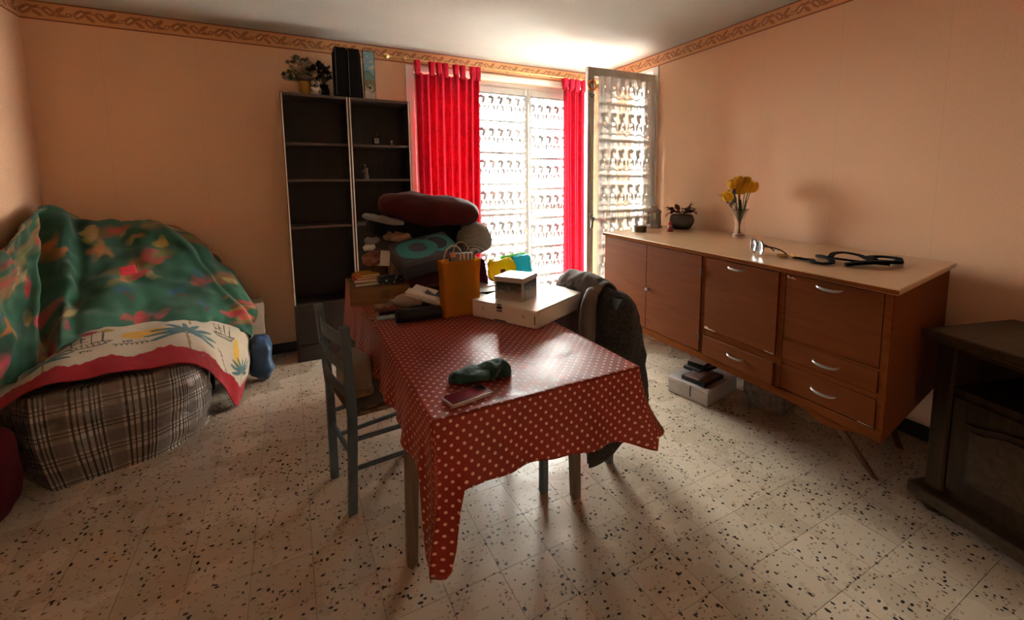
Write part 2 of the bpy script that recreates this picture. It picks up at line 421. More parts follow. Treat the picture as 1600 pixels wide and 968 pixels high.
def window_back():
    w = bpy.data.objects.new('window_1', None); C.objects.link(w); struct(w)
    w.location = ((WX0+WX1)/2, YW+0.06, WZ0)
    X = lambda x: x-(WX0+WX1)/2
    bm = NB(); y0, y1 = 0.0, 0.07
    for a, b_ in ((WX0, WX0+0.035), (WX1-0.035, WX1)): box(bm, X(a), X(b_), y0, y1, 0, WZ1-WZ0, bev=0.004)
    box(bm, X(WX0), X(WX1), y0, y1, WZ1-WZ0-0.05, WZ1-WZ0, bev=0.004); box(bm, X(WX0), X(WX1), y0, y1, 0, 0.04, bev=0.004)
    obj('window_frame', bm, m_frame_white, w)
    W = (WX1-WX0-0.07)/3
    for k in range(3):
        a = WX0+0.035+W*k; b_ = a+W; bm = NB(); st = 0.042
        z0, z1 = 0.04, WZ1-WZ0-0.05
        for p, q in ((a+0.001, a+st), (b_-st, b_-0.001)): box(bm, X(p), X(q), -0.012, 0.04, z0, z1, bev=0.004)
        box(bm, X(a+st), X(b_-st), -0.010, 0.038, z1-0.07, z1, bev=0.004); box(bm, X(a+st), X(b_-st), -0.010, 0.038, z0, z0+0.12, bev=0.004)
        box(bm, X(a+st), X(b_-st), -0.006, 0.034, 1.045, 1.075, bev=0.004)
        lf = obj('sash', bm, m_frame_white, w)
        obj('pane', B(X(a+st), X(b_-st), 0.012, 0.016, z0+0.12, 1.045), m_glass, lf); obj('pane', B(X(a+st), X(b_-st), 0.012, 0.016, 1.075, z1-0.07), m_glass, lf)
    # espagnolette bolt on the middle meeting stile
    xm = WX0+0.035+2*W
    obj('bolt_rod', TB([(X(xm), -0.022, 0.1), (X(xm), -0.022, 2.15)], 0.006), m_white, w)
    obj('handle', TB([(X(xm), -0.022, 1.0), (X(xm), -0.05, 1.0), (X(xm)+0.01, -0.055, 0.92)], 0.009), m_white, w)
window_back()

def door_leaf():
    d = bpy.data.objects.new('door_1', None); C.objects.link(d); struct(d)
    hinge = RW @ Vector((-0.004, DY0-0.022, 0))
    d.location = hinge; d.rotation_euler = (0, 0, PI - 0.036)       # local +x runs from the hinge into the room
    Wd, H0, H1 = 0.755, 0.03, 2.385; st = 0.065
    bm = NB()
    box(bm, 0, st, -0.02, 0.02, H0, H1, bev=0.004); box(bm, Wd-st, Wd, -0.02, 0.02, H0, H1, bev=0.004)
    box(bm, st, Wd-st, -0.02, 0.02, H1-0.075, H1, bev=0.004); box(bm, st, Wd-st, -0.02, 0.02, H0, H0+0.30, bev=0.004); box(bm, st, Wd-st, -0.016, 0.016, 1.055, 1.085, bev=0.003)
    obj('door_frame', bm, m_greypaint, d)
    obj('edge_strip', B(Wd, Wd+0.004, -0.019, 0.019, H0, H1), m_white, d)
    obj('pane', B(st, Wd-st, -0.002, 0.002, H0+0.30, 1.055), m_glass, d); obj('pane', B(st, Wd-st, -0.002, 0.002, 1.085, H1-0.075), m_glass, d)
    bm = NB(); tube(bm, [(Wd-0.03, 0.028, 0.1), (Wd-0.03, 0.028, 2.34)], 0.006)
    obj('bolt_rod', bm, m_greypaint, d)
    h = obj('lock_case', B(Wd-0.05, Wd-0.012, 0.02, 0.045, 1.02, 1.13, bev=0.008), m_greypaint, d)
    obj('handle', TB([(Wd-0.03, 0.04, 1.09), (Wd-0.03, 0.07, 1.09), (Wd-0.015, 0.08, 1.06), (Wd-0.008, 0.078, 1.0)], [0.008, 0.008, 0.011, 0.012]), m_dark_metal, d)
    for z in (2.25, 1.72):
        obj('rod_guide', B(Wd-0.042, Wd-0.018, 0.02, 0.036, z-0.012, z+0.012, bev=0.003), m_dark_metal if z > 2 else m_greypaint, d)
    return d, hinge
leaf, hinge = door_leaf()
LEAF = Matrix.Translation(hinge) @ Matrix.Rotation(PI-0.036, 4, 'Z')
# fixed frame of the right opening
bm = NB()
box(bm, 0.03, 0.10, DY0, DY0+0.035, 0.03, DZ1, bev=0.003); box(bm, 0.03, 0.10, DY1-0.035, DY1, 0.03, DZ1, bev=0.003); box(bm, 0.03, 0.10, DY0+0.035, DY1-0.035, DZ1-0.04, DZ1, bev=0.003)
struct(obj('trim_6', bm, m_white, mw=RW))
# balcony slab outside
struct(obj('balcony_floor', B(0.5, 4.6, YW+0.25, YW+1.3, -0.1, 0.02), M('balcony_concrete', (0.20, 0.19, 0.18), 0.8)))

struct(obj('street_ground', B(-150, 160, -150, 190, -3.3, -3.2), M('street_paving', (0.09, 0.088, 0.08), 0.9)))

struct(obj('sky_blocking_slab', B(-1.5, 4.6, YW+0.25, YW+1.5, 2.72, 2.88), M('balcony_concrete', (0.20, 0.19, 0.18), 0.8)))  # unseen slab added above the back window to block high sky light
bm = NB(); box(bm, 2.6, 2.9, -6.0, 7.5, -3.2, 7.5)
nb = struct(obj('light_blocking_wall', bm, M('pale_render', (0.50, 0.50, 0.49), 0.9, var=0.08, scale=2), mw=RW))  # unseen wall added to cut the daylight entering the right opening
for y_ in (-1.2, 1.2, 3.4, 5.8):
    for z_ in (-0.6, 2.4, 5.2): obj('shutter', B(2.55, 2.6, y_-0.45, y_+0.45, z_-0.8, z_+0.8), M('grey_shutter', (0.25, 0.27, 0.28), 0.7), nb)

# ------------------------------------------------------------------ curtains
def lace_mat(name='lace', al=0.22):
    m, nt, b = nodes(name); nt.nodes.remove(b); out = nt.nodes['Material Output']
    a = nn(nt, 'ShaderNodeAttribute'); a.attribute_name = 'Col'
    d = nn(nt, 'ShaderNodeBsdfDiffuse'); d.inputs[0].default_value = (al, al*0.98, al*0.93, 1)
    t = nn(nt, 'ShaderNodeBsdfTranslucent'); t.inputs[0].default_value = (0.80, 0.79, 0.75, 1)
    mx = nn(nt, 'ShaderNodeMixShader'); sc_ = nn(nt, 'ShaderNodeSeparateColor'); nt.links.new(a.outputs['Color'], sc_.inputs[0]); nt.links.new(sc_.outputs[1], mx.inputs[0]); nt.links.new(d.outputs[0], mx.inputs[1]); nt.links.new(t.outputs[0], mx.inputs[2])
    tr = nn(nt, 'ShaderNodeBsdfTransparent'); m2 = nn(nt, 'ShaderNodeMixShader')
    nt.links.new(sc_.outputs[0], m2.inputs[0]); nt.links.new(tr.outputs[0], m2.inputs[1]); nt.links.new(mx.outputs[0], m2.inputs[2]); nt.links.new(m2.outputs[0], out.inputs[0])
    return m
m_lace = lace_mat(); m_lace_leaf = lace_mat('door_lace', 0.55)
def lace_op(U, Z, net=0.30):
    """thread density: rows of repeated figures with scalloped bands (metres)"""
    ph, pw = 0.315, 0.108
    v = (Z % ph)/ph; u = (U % pw)/pw
    op = np.full(U.shape, net)
    def ell(cx, cy, rx, ry, a=0.0, val=1.0):
        x = (u-cx)*pw; y = (v-cy)*ph; X = x*math.cos(a)+y*math.sin(a); Y = -x*math.sin(a)+y*math.cos(a)
        op[((X/rx)**2+(Y/ry)**2) < 1] = val
    ell(0.5, 0.44, 0.030, 0.030); ell(0.66, 0.60, 0.020, 0.045, -0.35); ell(0.40, 0.70, 0.028, 0.020, 0.3); ell(0.5, 0.44, 0.014, 0.014, 0, 0.35)
    ell(0.2, 0.36, 0.014, 0.034); ell(0.85, 0.36, 0.014, 0.034)
    sc = 0.20+0.045*np.cos(2*PI*U/(pw/2))
    op[np.abs(v-sc) < 0.022] = 1.0
    sc2 = 0.12+0.05*np.abs(np.sin(PI*U/pw)); op[np.abs(v-sc2) < 0.02] = 1.0
    op[(v > 0.93)] = 1.0
    op[(v > 0.83) & (v <= 0.93) & (np.abs(((U % 0.036)/0.036)-0.5) < 0.22)] = 1.0
    op[(v < 0.03)] = 0.95
    return op
def lace(name, label, W, H, z1, mw, fold=0.008, nf=7, seedv=0, net=0.30, top_tabs=False, group=None, tl=(0.006, 0.0012), mat=None):
    nu, nv = int(W/0.0048), int(H/0.0062)
    U, V = np.meshgrid(np.linspace(0, W, nu), np.linspace(0, H, nv), indexing='ij')
    g = fold*(np.sin(2*PI*nf*U/W+seedv+0.6*np.sin(V*1.5))+0.5*np.sin(2*PI*nf*0.43*U/W+seedv*2))
    P = np.stack([U, g, z1-V], -1)
    op = lace_op(U*1.12+0.01*seedv, H-V+0.04*seedv, net)
    op[:, :3] = 0.9; op[:2] = 0.85; op[-2:] = 0.85
    o = gridmesh(name, P, mat or m_lace, cols=np.stack([op, np.where(op > 0.93, tl[1], tl[0]), op*0], -1), mw=mw)
    return tag(o, label, 'curtain', group)
Wt = (WX1-WX0-0.07)/3
for k, lb in enumerate(('white lace curtain on the window sash behind the wide red curtain', 'white lace curtain on the middle window sash beside the wide red curtain', 'white lace curtain on the window sash left of the narrow red curtain')):
    a = WX0+0.035+Wt*k+0.02
    lace('lace_curtain', lb, Wt-0.04, 2.10, 2.285, Matrix.Translation((a, YW+0.028, 0)), seedv=k*1.3, nf=5, fold=0.004, net=0.2, group='lace curtains on the back window')
lace('lace_curtain', 'scalloped lace curtain hung on the open glazed door leaf', 0.60, 2.10, 2.315, LEAF @ Matrix.Translation((0.06, 0.032, 0)), seedv=0.4, nf=9, fold=0.007, net=0.88, tl=(0.13, 0.028), mat=m_lace_leaf)
# side lace hanging in the right opening, its edge shows beyond the leaf
lace('lace_curtain', 'narrow gathered lace strip hanging between the open door leaf and the tan wall', 0.16, 2.10, 2.33, RW @ Matrix.Translation((-0.03, DY0-0.075, 0)) @ Matrix.Rotation(PI/2, 4, 'Z') , seedv=0.9, nf=4, fold=0.012, net=0.86, tl=(0.05, 0.012), mat=m_lace_leaf)

def red_mat():
    m, nt, b = nodes('red_curtain'); out = nt.nodes['Material Output']
    tc = nn(nt, 'ShaderNodeTexCoord'); nz = nn(nt, 'ShaderNodeTexNoise'); nz.inputs['Scale'].default_value = 26; nz.inputs['Detail'].default_value = 5; nz.inputs['Distortion'].default_value = 1.2
    nt.links.new(tc.outputs['Object'], nz.inputs[0])
    c = ramp(nt, nz.outputs[0], [(0.38, (0.54, 0.009, 0.034)), (0.66, (0.68, 0.018, 0.060))])
    nt.links.new(c, b.inputs['Base Color']); b.inputs['Roughness'].default_value = 0.8; b.inputs['Specular IOR Level'].default_value = 0.2
    t = nn(nt, 'ShaderNodeBsdfTranslucent'); nt.links.new(c, t.inputs[0])
    mx = nn(nt, 'ShaderNodeMixShader'); mx.inputs[0].default_value = 0.28
    nt.links.new(b.outputs[0], mx.inputs[1]); nt.links.new(t.outputs[0], mx.inputs[2]); nt.links.new(mx.outputs[0], out.inputs[0])
    return m
m_red = red_mat()
RODY, RODZ = 4.085, 2.475
def rod():
    r = thing('curtain_rod', 'thin brass curtain rod with ball finials above the window', 'curtain rod', (0, RODY, RODZ))
    obj('rod', TB([(0.82, 0, 0), (3.0, 0, 0)], 0.007, 10), m_brass, r)
    obj('rod', TB([(0.86, 0.03, 0.012), (3.0, 0.03, 0.012)], 0.004, 8), m_brass, r)
    for x in (0.80, 3.01):
        s = 1 if x > 1 else -1
        o = obj('finial', LT([(0, -0.03), (0.010, -0.026), (0.020, -0.012), (0.022, 0), (0.016, 0.014), (0.008, 0.02), (0.012, 0.026), (0.007, 0.034)], 14), m_brass, r, (x, 0, 0), (0, -s*PI/2, 0), smooth=True)
    for x in (0.95, 2.94):
        bm = NB(); tube(bm, [(x, 0, 0), (x, 0.05, -0.012), (x, 0.113, -0.012)], 0.006); lathe(bm, [(0, -0.016), (0.016, -0.014), (0.016, 0.014), (0, 0.016)], 12, (x, 0, 0))
        obj('bracket', bm, m_brass, r)
rod()
def red_curtain(label, x0, x1, zt, zb, nf, tabs, seedv, sag=0.0):
    c = thing('red_curtain', label, 'curtain', (0, RODY, 0))
    nu, nv = 220, 60
    U, V = np.meshgrid(np.linspace(0, 1, nu), np.linspace(0, 1, nv), indexing='ij')
    amp = 0.012+0.020*V
    ph = 2*PI*nf*(U+0.02*np.sin(5*U+seedv))
    y = amp*np.sin(ph+0.5*np.sin(3*V+seedv)) + 0.012*np.sin(ph*0.5+1.3*seedv)
    x = x0+(x1-x0)*U + 0.010*np.cos(ph)*V - 0.06*(x1-x0)*V*U
    tabpos = np.array(tabs)
    dist = np.min(np.abs(U[..., None]-tabpos), -1)
    z = zt-0.09-sag*np.clip(dist*14, 0, 1)*(1-V)**3*0.03 - V*(zt-0.09-zb)
    gridmesh('panel', np.stack([x, y, z], -1), m_red, c, solid=0.002)
    # fabric loops over the rod
    for k, t in enumerate(tabs):
        cx = x0+(x1-x0)*t; w = 0.022 if len(tabs) > 4 else 0.026
        pts = [(-0.004, -0.115), (-0.012, -0.05), (-0.013, 0.0), (-0.006, 0.012), (0.0, 0.014), (0.03, 0.022), (0.042, 0.01), (0.03, -0.05), (0.008, -0.11)]
        cs = catmull(np.array(pts), 24)
        P = np.zeros((24, 5, 3))
        for q in range(5): P[:, q, 0] = cx-w+2*w*q/4+0.003*math.sin(k*2.1); P[:, q, 1] = cs[:, 0]; P[:, q, 2] = zt-0.012+cs[:, 1]
        gridmesh('tab', P, m_red, c, solid=0.002)
    return c
red_curtain('wide red tab-top curtain hanging left of the window beside the bookcase', 1.045, 1.635, RODZ+0.0, 0.12, 9, [0.03, 0.24, 0.36, 0.46, 0.62, 0.74, 0.90, 0.985], 0.4, 1.0)
red_curtain('narrow gathered red curtain between the window and the open glazed door', 2.585, 2.85, RODZ, 0.10, 6, [0.06, 0.34, 0.62, 0.94], 1.7, 0.5)

# ------------------------------------------------------------------ bookcases
m_book_dark = M_wood('dark_laminate', (0.018, 0.009, 0.007), (0.028, 0.015, 0.011), 0.5, axis=2)
m_strip = M('pale_edge_strip', (0.80, 0.72, 0.64), 0.4, var=0.1)
m_shelf_edge = M('worn_shelf_edge', (0.085, 0.055, 0.042), 0.5, var=0.15)
BKY, BKD, BKH = 3.893, 0.285, 2.078
def bookcase(x0, x1, label, strips):
    b = thing('bookcase', label, 'bookcase', ((x0+x1)/2, BKY, 0), 0, 'dark bookcases along the back wall')
    w = x1-x0; h = w/2; t = 0.018
    for s in (-1, 1):
        p = obj('side_panel', B(min(s*h, s*(h-t)), max(s*h, s*(h-t)), 0.001, BKD, 0, BKH), m_book_dark, b)
        if (s in strips):
            obj('edge_strip', B(min(s*h, s*(h-t))+0.005, max(s*h, s*(h-t))-0.005, -0.001, 0.001, 0.46, BKH-0.004), m_strip, p)
    obj('back_panel', B(-h+t, h-t, BKD-0.008, BKD, 0.13, BKH), m_book_dark, b)
    obj('top_panel', B(-h+t, h-t, 0.002, BKD-0.008, BKH-0.02, BKH), m_shelf_edge, b)
    for z in (1.715, 1.437, 1.075):
        obj('shelf', B(-h+t, h-t, 0.006, BKD-0.008, z-0.018, z), m_shelf_edge if z > 1 else m_book_dark, b)
    for k in (-1, 1):
        d = obj('door', B(-h+t+0.002 if k < 0 else 0.001, -0.001 if k < 0 else h-t-0.002, 0.004, 0.02, 0.14, 0.45), m_book_dark, b)
    obj('cabinet_top', B(-h+t, h-t, 0.004, BKD-0.008, 0.452, 0.468), m_book_dark, b)
    obj('plinth', B(-h+t, h-t, -0.004, BKD-0.008, 0.0, 0.13, bev=0.003), m_book_dark, b)
    return b
bookcase(-0.012, 0.455, 'empty dark brown bookcase on the left, nearest the green blanket', (-1, 1))
bookcase(0.4575, 0.932, 'dark brown bookcase on the right, beside the red curtain', (-1, 1))

# ------------------------------------------------------------------ table and cloth
TX0, TX1, TY0, TY1, TZ = 0.313, 1.067, 1.18, 3.30, 0.75
m_oldwood = M_wood('weathered_table_wood', (0.10, 0.075, 0.05), (0.20, 0.15, 0.10), 0.6, axis=2)
tb = thing('dining_table', 'long wooden dining table under the red polka dot oilcloth', 'table', ((TX0+TX1)/2, (TY0+TY1)/2, 0))
cx, cy = (TX0+TX1)/2, (TY0+TY1)/2
obj('tabletop', B(TX0-cx, TX1-cx, TY0-cy, TY1-cy, TZ-0.032, TZ, bev=0.006), m_oldwood, tb)
for sx in (-1, 1):
    for y in (1.57, 2.95):
        bm = NB(); lx = (TX0+0.033 if sx < 0 else TX1-0.033)-cx; lx -= sx*0.0
        a = 0.026; pts0 = [(lx-a, y-cy-a), (lx+a, y-cy-a), (lx+a, y-cy+a), (lx-a, y-cy+a)]
        vs = box(bm, lx-a, lx+a, y-cy-a, y-cy+a, 0, TZ-0.032, bev=0.003)
        for v in vs:
            if v.co.z < 0.3: v.co.x = lx+sx*0.022+(v.co.x-lx)*0.72; v.co.y = y-cy+(v.co.y-(y-cy))*0.72
        obj('leg', bm, m_oldwood, tb)
bm = NB()
box(bm, TX0+0.04-cx, TX1-0.04-cx, 1.575-cy, 1.595-cy, TZ-0.13, TZ-0.033); box(bm, TX0+0.04-cx, TX1-0.04-cx, 2.925-cy, 2.945-cy, TZ-0.13, TZ-0.033)
box(bm, TX0+0.015-cx, TX0+0.035-cx, 1.60-cy, 2.92-cy, TZ-0.13, TZ-0.033); box(bm, TX1-0.035-cx, TX1-0.015-cx, 1.60-cy, 2.92-cy, TZ-0.13, TZ-0.033)
obj('apron', bm, m_oldwood, tb)

def oilcloth():
    m, nt, b = nodes('red_polka_oilcloth')
    uv = nn(nt, 'ShaderNodeUVMap'); uv.uv_map = 'UVMap'
    sc = nn(nt, 'ShaderNodeVectorMath', operation='SCALE'); sc.inputs['Scale'].default_value = 1/0.0365; nt.links.new(uv.outputs[0], sc.inputs[0])
    def dots(off):
        a = nn(nt, 'ShaderNodeVectorMath', operation='ADD'); a.inputs[1].default_value = (off, off, 0); nt.links.new(sc.outputs[0], a.inputs[0])
        f = nn(nt, 'ShaderNodeVectorMath', operation='FRACTION'); nt.links.new(a.outputs[0], f.inputs[0])
        d = nn(nt, 'ShaderNodeVectorMath', operation='DISTANCE'); nt.links.new(f.outputs[0], d.inputs[0]); d.inputs[1].default_value = (0.5, 0.5, 0)
        return math_n(nt, 'LESS_THAN', d.outputs['Value'], 0.135)
    k = math_n(nt, 'MAXIMUM', dots(0.0), dots(0.5))
    tc = nn(nt, 'ShaderNodeTexCoord'); nz = nn(nt, 'ShaderNodeTexNoise'); nz.inputs['Scale'].default_value = 5; nt.links.new(tc.outputs['Object'], nz.inputs[0])
    red = ramp(nt, nz.outputs[0], [(0.3, (0.25, 0.024, 0.016)), (0.7, (0.32, 0.034, 0.022))])
    nt.links.new(mixc(nt, k, red, (0.80, 0.52, 0.42)), b.inputs['Base Color'])
    b.inputs['Roughness'].default_value = 0.40; b.inputs['Specular IOR Level'].default_value = 0.30
    n2 = nn(nt, 'ShaderNodeTexNoise'); n2.inputs['Scale'].default_value = 7; n2.inputs['Detail'].default_value = 2; n2.inputs['Distortion'].default_value = 1.0; nt.links.new(tc.outputs['Object'], n2.inputs[0])
    bp = nn(nt, 'ShaderNodeBump'); bp.inputs['Strength'].default_value = 0.35; bp.inputs['Distance'].default_value = 0.012
    nt.links.new(n2.outputs[0], bp.inputs['Height']); nt.links.new(bp.outputs[0], b.inputs['Normal'])
    return m
def tablecloth():
    x0, x1, y0, y1 = TX0-0.003, TX1+0.003, TY0-0.003, TY1+0.003; z = TZ+0.003
    r = 0.012
    # perimeter samples, from the far left corner down the left side, along the front, up the right side, along the back
    per = []; nrm = []
    def side(a, b_, n, nv):
        for k in range(n): t = k/n; per.append((a[0]+(b_[0]-a[0])*t, a[1]+(b_[1]-a[1])*t)); nrm.append(nv)
    def corner(c, a0, a1, n=22):
        for k in range(n): a = math.radians(a0+(a1-a0)*k/n); per.append((c[0]+r*math.cos(a), c[1]+r*math.sin(a))); nrm.append((math.cos(a), math.sin(a)))
    side((x0, y1-r), (x0, y0+r), 150, (-1, 0)); corner((x0+r, y0+r), 180, 270)
    side((x0+r, y0), (x1-r, y0), 70, (0, -1)); corner((x1-r, y0+r), 270, 360)
    side((x1, y0+r), (x1, y1-r), 150, (1, 0)); corner((x1-r, y1-r), 0, 90)
    side((x1-r, y1), (x0+r, y1), 70, (0, 1)); corner((x0+r, y1-r), 90, 180)
    per = np.array(per); nrm = np.array(nrm); N = len(per)
    d = np.zeros(N)
    FLc, FRc, BRc, BLc = np.array([x0, y0]), np.array([x1, y0]), np.array([x1, y1]), np.array([x0, y1])
    ev = lambda p, c, s: math.exp(-(np.hypot(*(p-c))/s)**2)
    fl = np.zeros(N)
    for i in range(N):
        p = per[i]
        base = 0.20
        if nrm[i][0] < -0.99: base = 0.175+0.10*min(1, max(0, (p[1]-1.7)/1.2))
        if nrm[i][1] < -0.99: base = 0.185+0.065*(p[0]-x0)/(x1-x0)
        if nrm[i][0] > 0.99: base = 0.25-0.05*min(1, (p[1]-y0)/0.5)
        d[i] = base + 0.29*math.exp(-(np.hypot(*(p-FLc))/0.072)**8) + 0.02*ev(p, FLc, 0.2) + 0.07*ev(p, FRc, 0.06) + 0.10*ev(p, BRc, 0.09) + 0.10*ev(p, BLc, 0.1)
        fl[i] = 0.022 + 0.05*ev(p, FRc, 0.05)
    s = np.concatenate([[0], np.cumsum(np.hypot(*(np.roll(per, -1, 0)-per).T))])[:N]
    nv = 26
    me_v = []; uvs = []
    # skirt
    P = np.zeros((N+1, nv, 3)); UV = np.zeros((N+1, nv, 2))
    for i in range(N+1):
        k = i % N
        for j in range(nv):
            t = j/(nv-1); h = d[k]*t
            wav = 0.010*math.sin(s[k]*17+1.0)*t + 0.006*math.sin(s[k]*41)*t*t
            off = fl[k]*t**1.3 + wav
            # the front left tail hangs straight and folds in on itself
            e = ev(per[k], FLc, 0.06)
            off -= 0.030*e*t*t + 0.0*e
            px, py = per[k]+nrm[k]*off
            if e > 0.02: px += -0.012*e*t + 0.014*e*math.sin(5*t)*t; py += 0.03*e*t*(1 if nrm[k][0] < -0.5 else 0.3)
            # front right corner curls up and out
            f = ev(per[k], FRc, 0.05)
            zz = z-h + 0.02*f*max(0, t-0.6)*2.5
            px += 0.045*f*t*t
            P[i, j] = (px, py, zz); UV[i, j] = per[k]+nrm[k]*h
    # top sheet
    nx, ny = 60, 150
    X, Y = np.meshgrid(np.linspace(x0, x1, nx), np.linspace(y0, y1, ny), indexing='ij')
    Z = np.full(X.shape, z)
    ed = np.minimum(np.minimum(X-x0, x1-X), np.minimum(Y-y0, y1-Y))
    Z += np.where(ed > 0.001, 0.0015*np.sin(X*21+Y*9)*np.clip(ed/0.05, 0, 1), 0) + 0.0015*np.clip(ed/0.05, 0, 1)
    T = np.stack([X, Y, Z], -1)
    verts = np.concatenate([P.reshape(-1, 3), T.reshape(-1, 3)]); uv = np.concatenate([UV.reshape(-1, 2), T[..., :2].reshape(-1, 2)])
    i1 = np.arange((N+1)*nv).reshape(N+1, nv); i2 = np.arange(nx*ny).reshape(nx, ny)+(N+1)*nv
    q = lambda a: np.stack([a[:-1, :-1], a[:-1, 1:], a[1:, 1:], a[1:, :-1]], -1).reshape(-1, 4)
    F = np.concatenate([q(i1), q(i2)[:, ::-1]])
    me = bpy.data.meshes.new('tablecloth'); me.from_pydata(verts.tolist(), [], F.tolist())
    me.polygons.foreach_set('use_smooth', np.ones(len(F), dtype=bool))
    ul = me.uv_layers.new(name='UVMap'); ul.data.foreach_set('uv', uv[F.ravel()].astype(np.float32).ravel())
    o = link('tablecloth', me, oilcloth())
    so = o.modifiers.new('thickness', 'SOLIDIFY'); so.thickness = 0.0012; so.offset = 1
    return tag(o, 'red oilcloth with pink polka dots covering the long table', 'tablecloth')
tablecloth()
TT = TZ + 0.0075        # surface that things on the table stand on

# ------------------------------------------------------------------ ladder-back chairs
m_blue = M('blue_chair_paint', (0.085, 0.125, 0.150), 0.55, var=0.2, scale=12)
def rush_mat():
    m, nt, b = nodes('rush_seat'); tc = nn(nt, 'ShaderNodeTexCoord')
    wv = nn(nt, 'ShaderNodeTexWave', wave_type='BANDS', bands_direction='Y'); wv.inputs['Scale'].default_value = 38; wv.inputs['Distortion'].default_value = 1.5; nt.links.new(tc.outputs['Object'], wv.inputs[0])
    nt.links.new(ramp(nt, wv.outputs[0], [(0.1, (0.085, 0.05, 0.028)), (0.8, (0.20, 0.125, 0.065))]), b.inputs['Base Color']); b.inputs['Roughness'].default_value = 0.8
    bp = nn(nt, 'ShaderNodeBump'); bp.inputs['Strength'].default_value = 0.6; bp.inputs['Distance'].default_value = 0.004; nt.links.new(wv.outputs[0], bp.inputs['Height']); nt.links.new(bp.outputs[0], b.inputs['Normal'])
    return m
m_rush = rush_mat()
def chair(label, loc, rz, wt=0.215, wb=0.165, depth=0.40, hb=0.845):
    """local +x is the way the chair faces; back posts at x=0"""
    c = thing('ladder_back_chair', label, 'chair', loc, rz)
    def bar(p0, p1, a, b_, name='rail', mid=None, par=None):
        pts = [Vector(p0)] + ([Vector(mid)] if mid else []) + [Vector(p1)]
        pts = [Vector(v) for v in catmull([tuple(v) for v in pts], 9 if mid else 2)]
        bm = NB(); rings = []
        for i, p in enumerate(pts):
            t = (pts[min(i+1, len(pts)-1)]-pts[max(i-1, 0)]).normalized(); s = t.cross(Vector((0, 0, 1)))
            s = s.normalized() if s.length > 1e-4 else Vector((0, 1, 0)); u = s.cross(t)
            rings.append([bm.verts.new(p+s*x*a+u*y*b_) for x, y in rrect(2, 2, 0.5, 2)])
        for A, D in zip(rings, rings[1:]):
            n = len(A)
            for k in range(n): bm.faces.new((A[k], A[(k+1) % n], D[(k+1) % n], D[k]))
        bm.faces.new(rings[0][::-1]); bm.faces.new(rings[-1])
        bmesh.ops.recalc_face_normals(bm, faces=bm.faces)
        return obj(name, bm, m_blue, c)
    for s in (-1, 1):
        # back post: square section, bent back above the seat
        bm = NB(); ctr = [(0.0, s*wb, 0.0), (0.008, s*(wb+(wt-wb)*0.5), 0.40), (0.006, s*(wb+(wt-wb)*0.6), 0.50), (-0.012, s*wt, hb)]
        ctr = catmull(ctr, 14); a = 0.018; rings = []
        for i, p in enumerate(ctr):
            rings.append([bm.verts.new((p[0]+x*a, p[1]+y*a, p[2])) for x, y in rrect(2, 2, 0.35, 2)])
        for A, D in zip(rings, rings[1:]):
            for k in range(len(A)): bm.faces.new((A[k], A[(k+1) % len(A)], D[(k+1) % len(A)], D[k]))
        bm.faces.new(rings[0][::-1]); bm.faces.new(rings[-1]); bmesh.ops.recalc_face_normals(bm, faces=bm.faces)
        obj('back_post', bm, m_blue, c)
        fy = s*(wb+0.035)
        obj('leg', B(depth-0.018, depth+0.018, fy-0.018, fy+0.018, 0, 0.455, bev=0.006), m_blue, c)
        for z in (0.20, 0.33): bar((0.01, s*(wb+0.01), z), (depth-0.01, fy, z), 0.009, 0.009, 'stretcher')
    f = lambda z: (wb+(wt-wb)*min(1, z/hb))
    for z, dz, bow in ((0.775, 0.028, -0.035), (0.665, 0.024, -0.03), (0.555, 0.022, -0.025)):
        y = f(z)-0.012; bar((-0.006, -y, z), (-0.006, y, z), 0.008, dz, 'ladder_rail', (bow, 0, z+0.008))
    bar((0.004, -wb, 0.27), (0.004, wb, 0.27), 0.009, 0.009, 'stretcher'); bar((depth, -wb-0.03, 0.29), (depth, wb+0.03, 0.29), 0.009, 0.009, 'stretcher')
    bm = NB(); p = [(0.012, -wb-0.014), (depth+0.016, -wb-0.058), (depth+0.016, wb+0.058), (0.012, wb+0.014)]
    prism(bm, p, 0.425, 0.462); bmesh.ops.bevel(bm, geom=list(bm.edges), offset=0.012, segments=2, affect='EDGES')
    obj('seat', bm, m_rush, c)
    return c
chair('blue painted ladder-back chair with rush seat at the left of the table', (0.140, 2.105, 0), math.radians(9), wt=0.218, wb=0.150)
chair('blue painted chair under the heaped coats at the right of the table', (1.345, 1.86, 0), math.radians(180), wt=0.195, wb=0.16, depth=0.40, hb=0.85)

# ------------------------------------------------------------------ sideboard
FL, FR, BR = Vector((2.174, 2.861, 0)), Vector((1.959, 0.779, 0)), Vector((2.841, 0.9085, 0))
SL, SD = (FR-FL).length, (BR-FR).length
es, ed = (FR-FL)/SL, (BR-FR)/SD
def SB(s, d, z, taper=True):
    """point on the sideboard: s from its far end, d back from its front"""
    p = es*s + ed*d
    if taper:
        bz = 0.335+0.027*s; z = 1.01-(1.01-z)*(1.01-bz)/(1.01-0.36)
    return Vector((p.x, p.y, z))
m_sb = M_wood('mahogany_veneer', (0.145, 0.040, 0.011), (0.175, 0.050, 0.014), 0.48, axis=1, coat=0.0)
m_sb.node_tree.nodes['Principled BSDF'].inputs['Specular IOR Level'].default_value = 0.03
m_sb_rail = M_wood('mahogany_rail', (0.145, 0.042, 0.012), (0.185, 0.056, 0.017), 0.42, axis=1, coat=0.0)
m_sb_top = M_wood('pale_laminate_top', (0.47, 0.275, 0.145), (0.56, 0.345, 0.19), 0.28, axis=1, coat=0.3)
m_sb_rail.node_tree.nodes['Principled BSDF'].inputs['Specular IOR Level'].default_value = 0.0
m_gap = M('dark_joint', (0.02, 0.01, 0.008), 0.8)
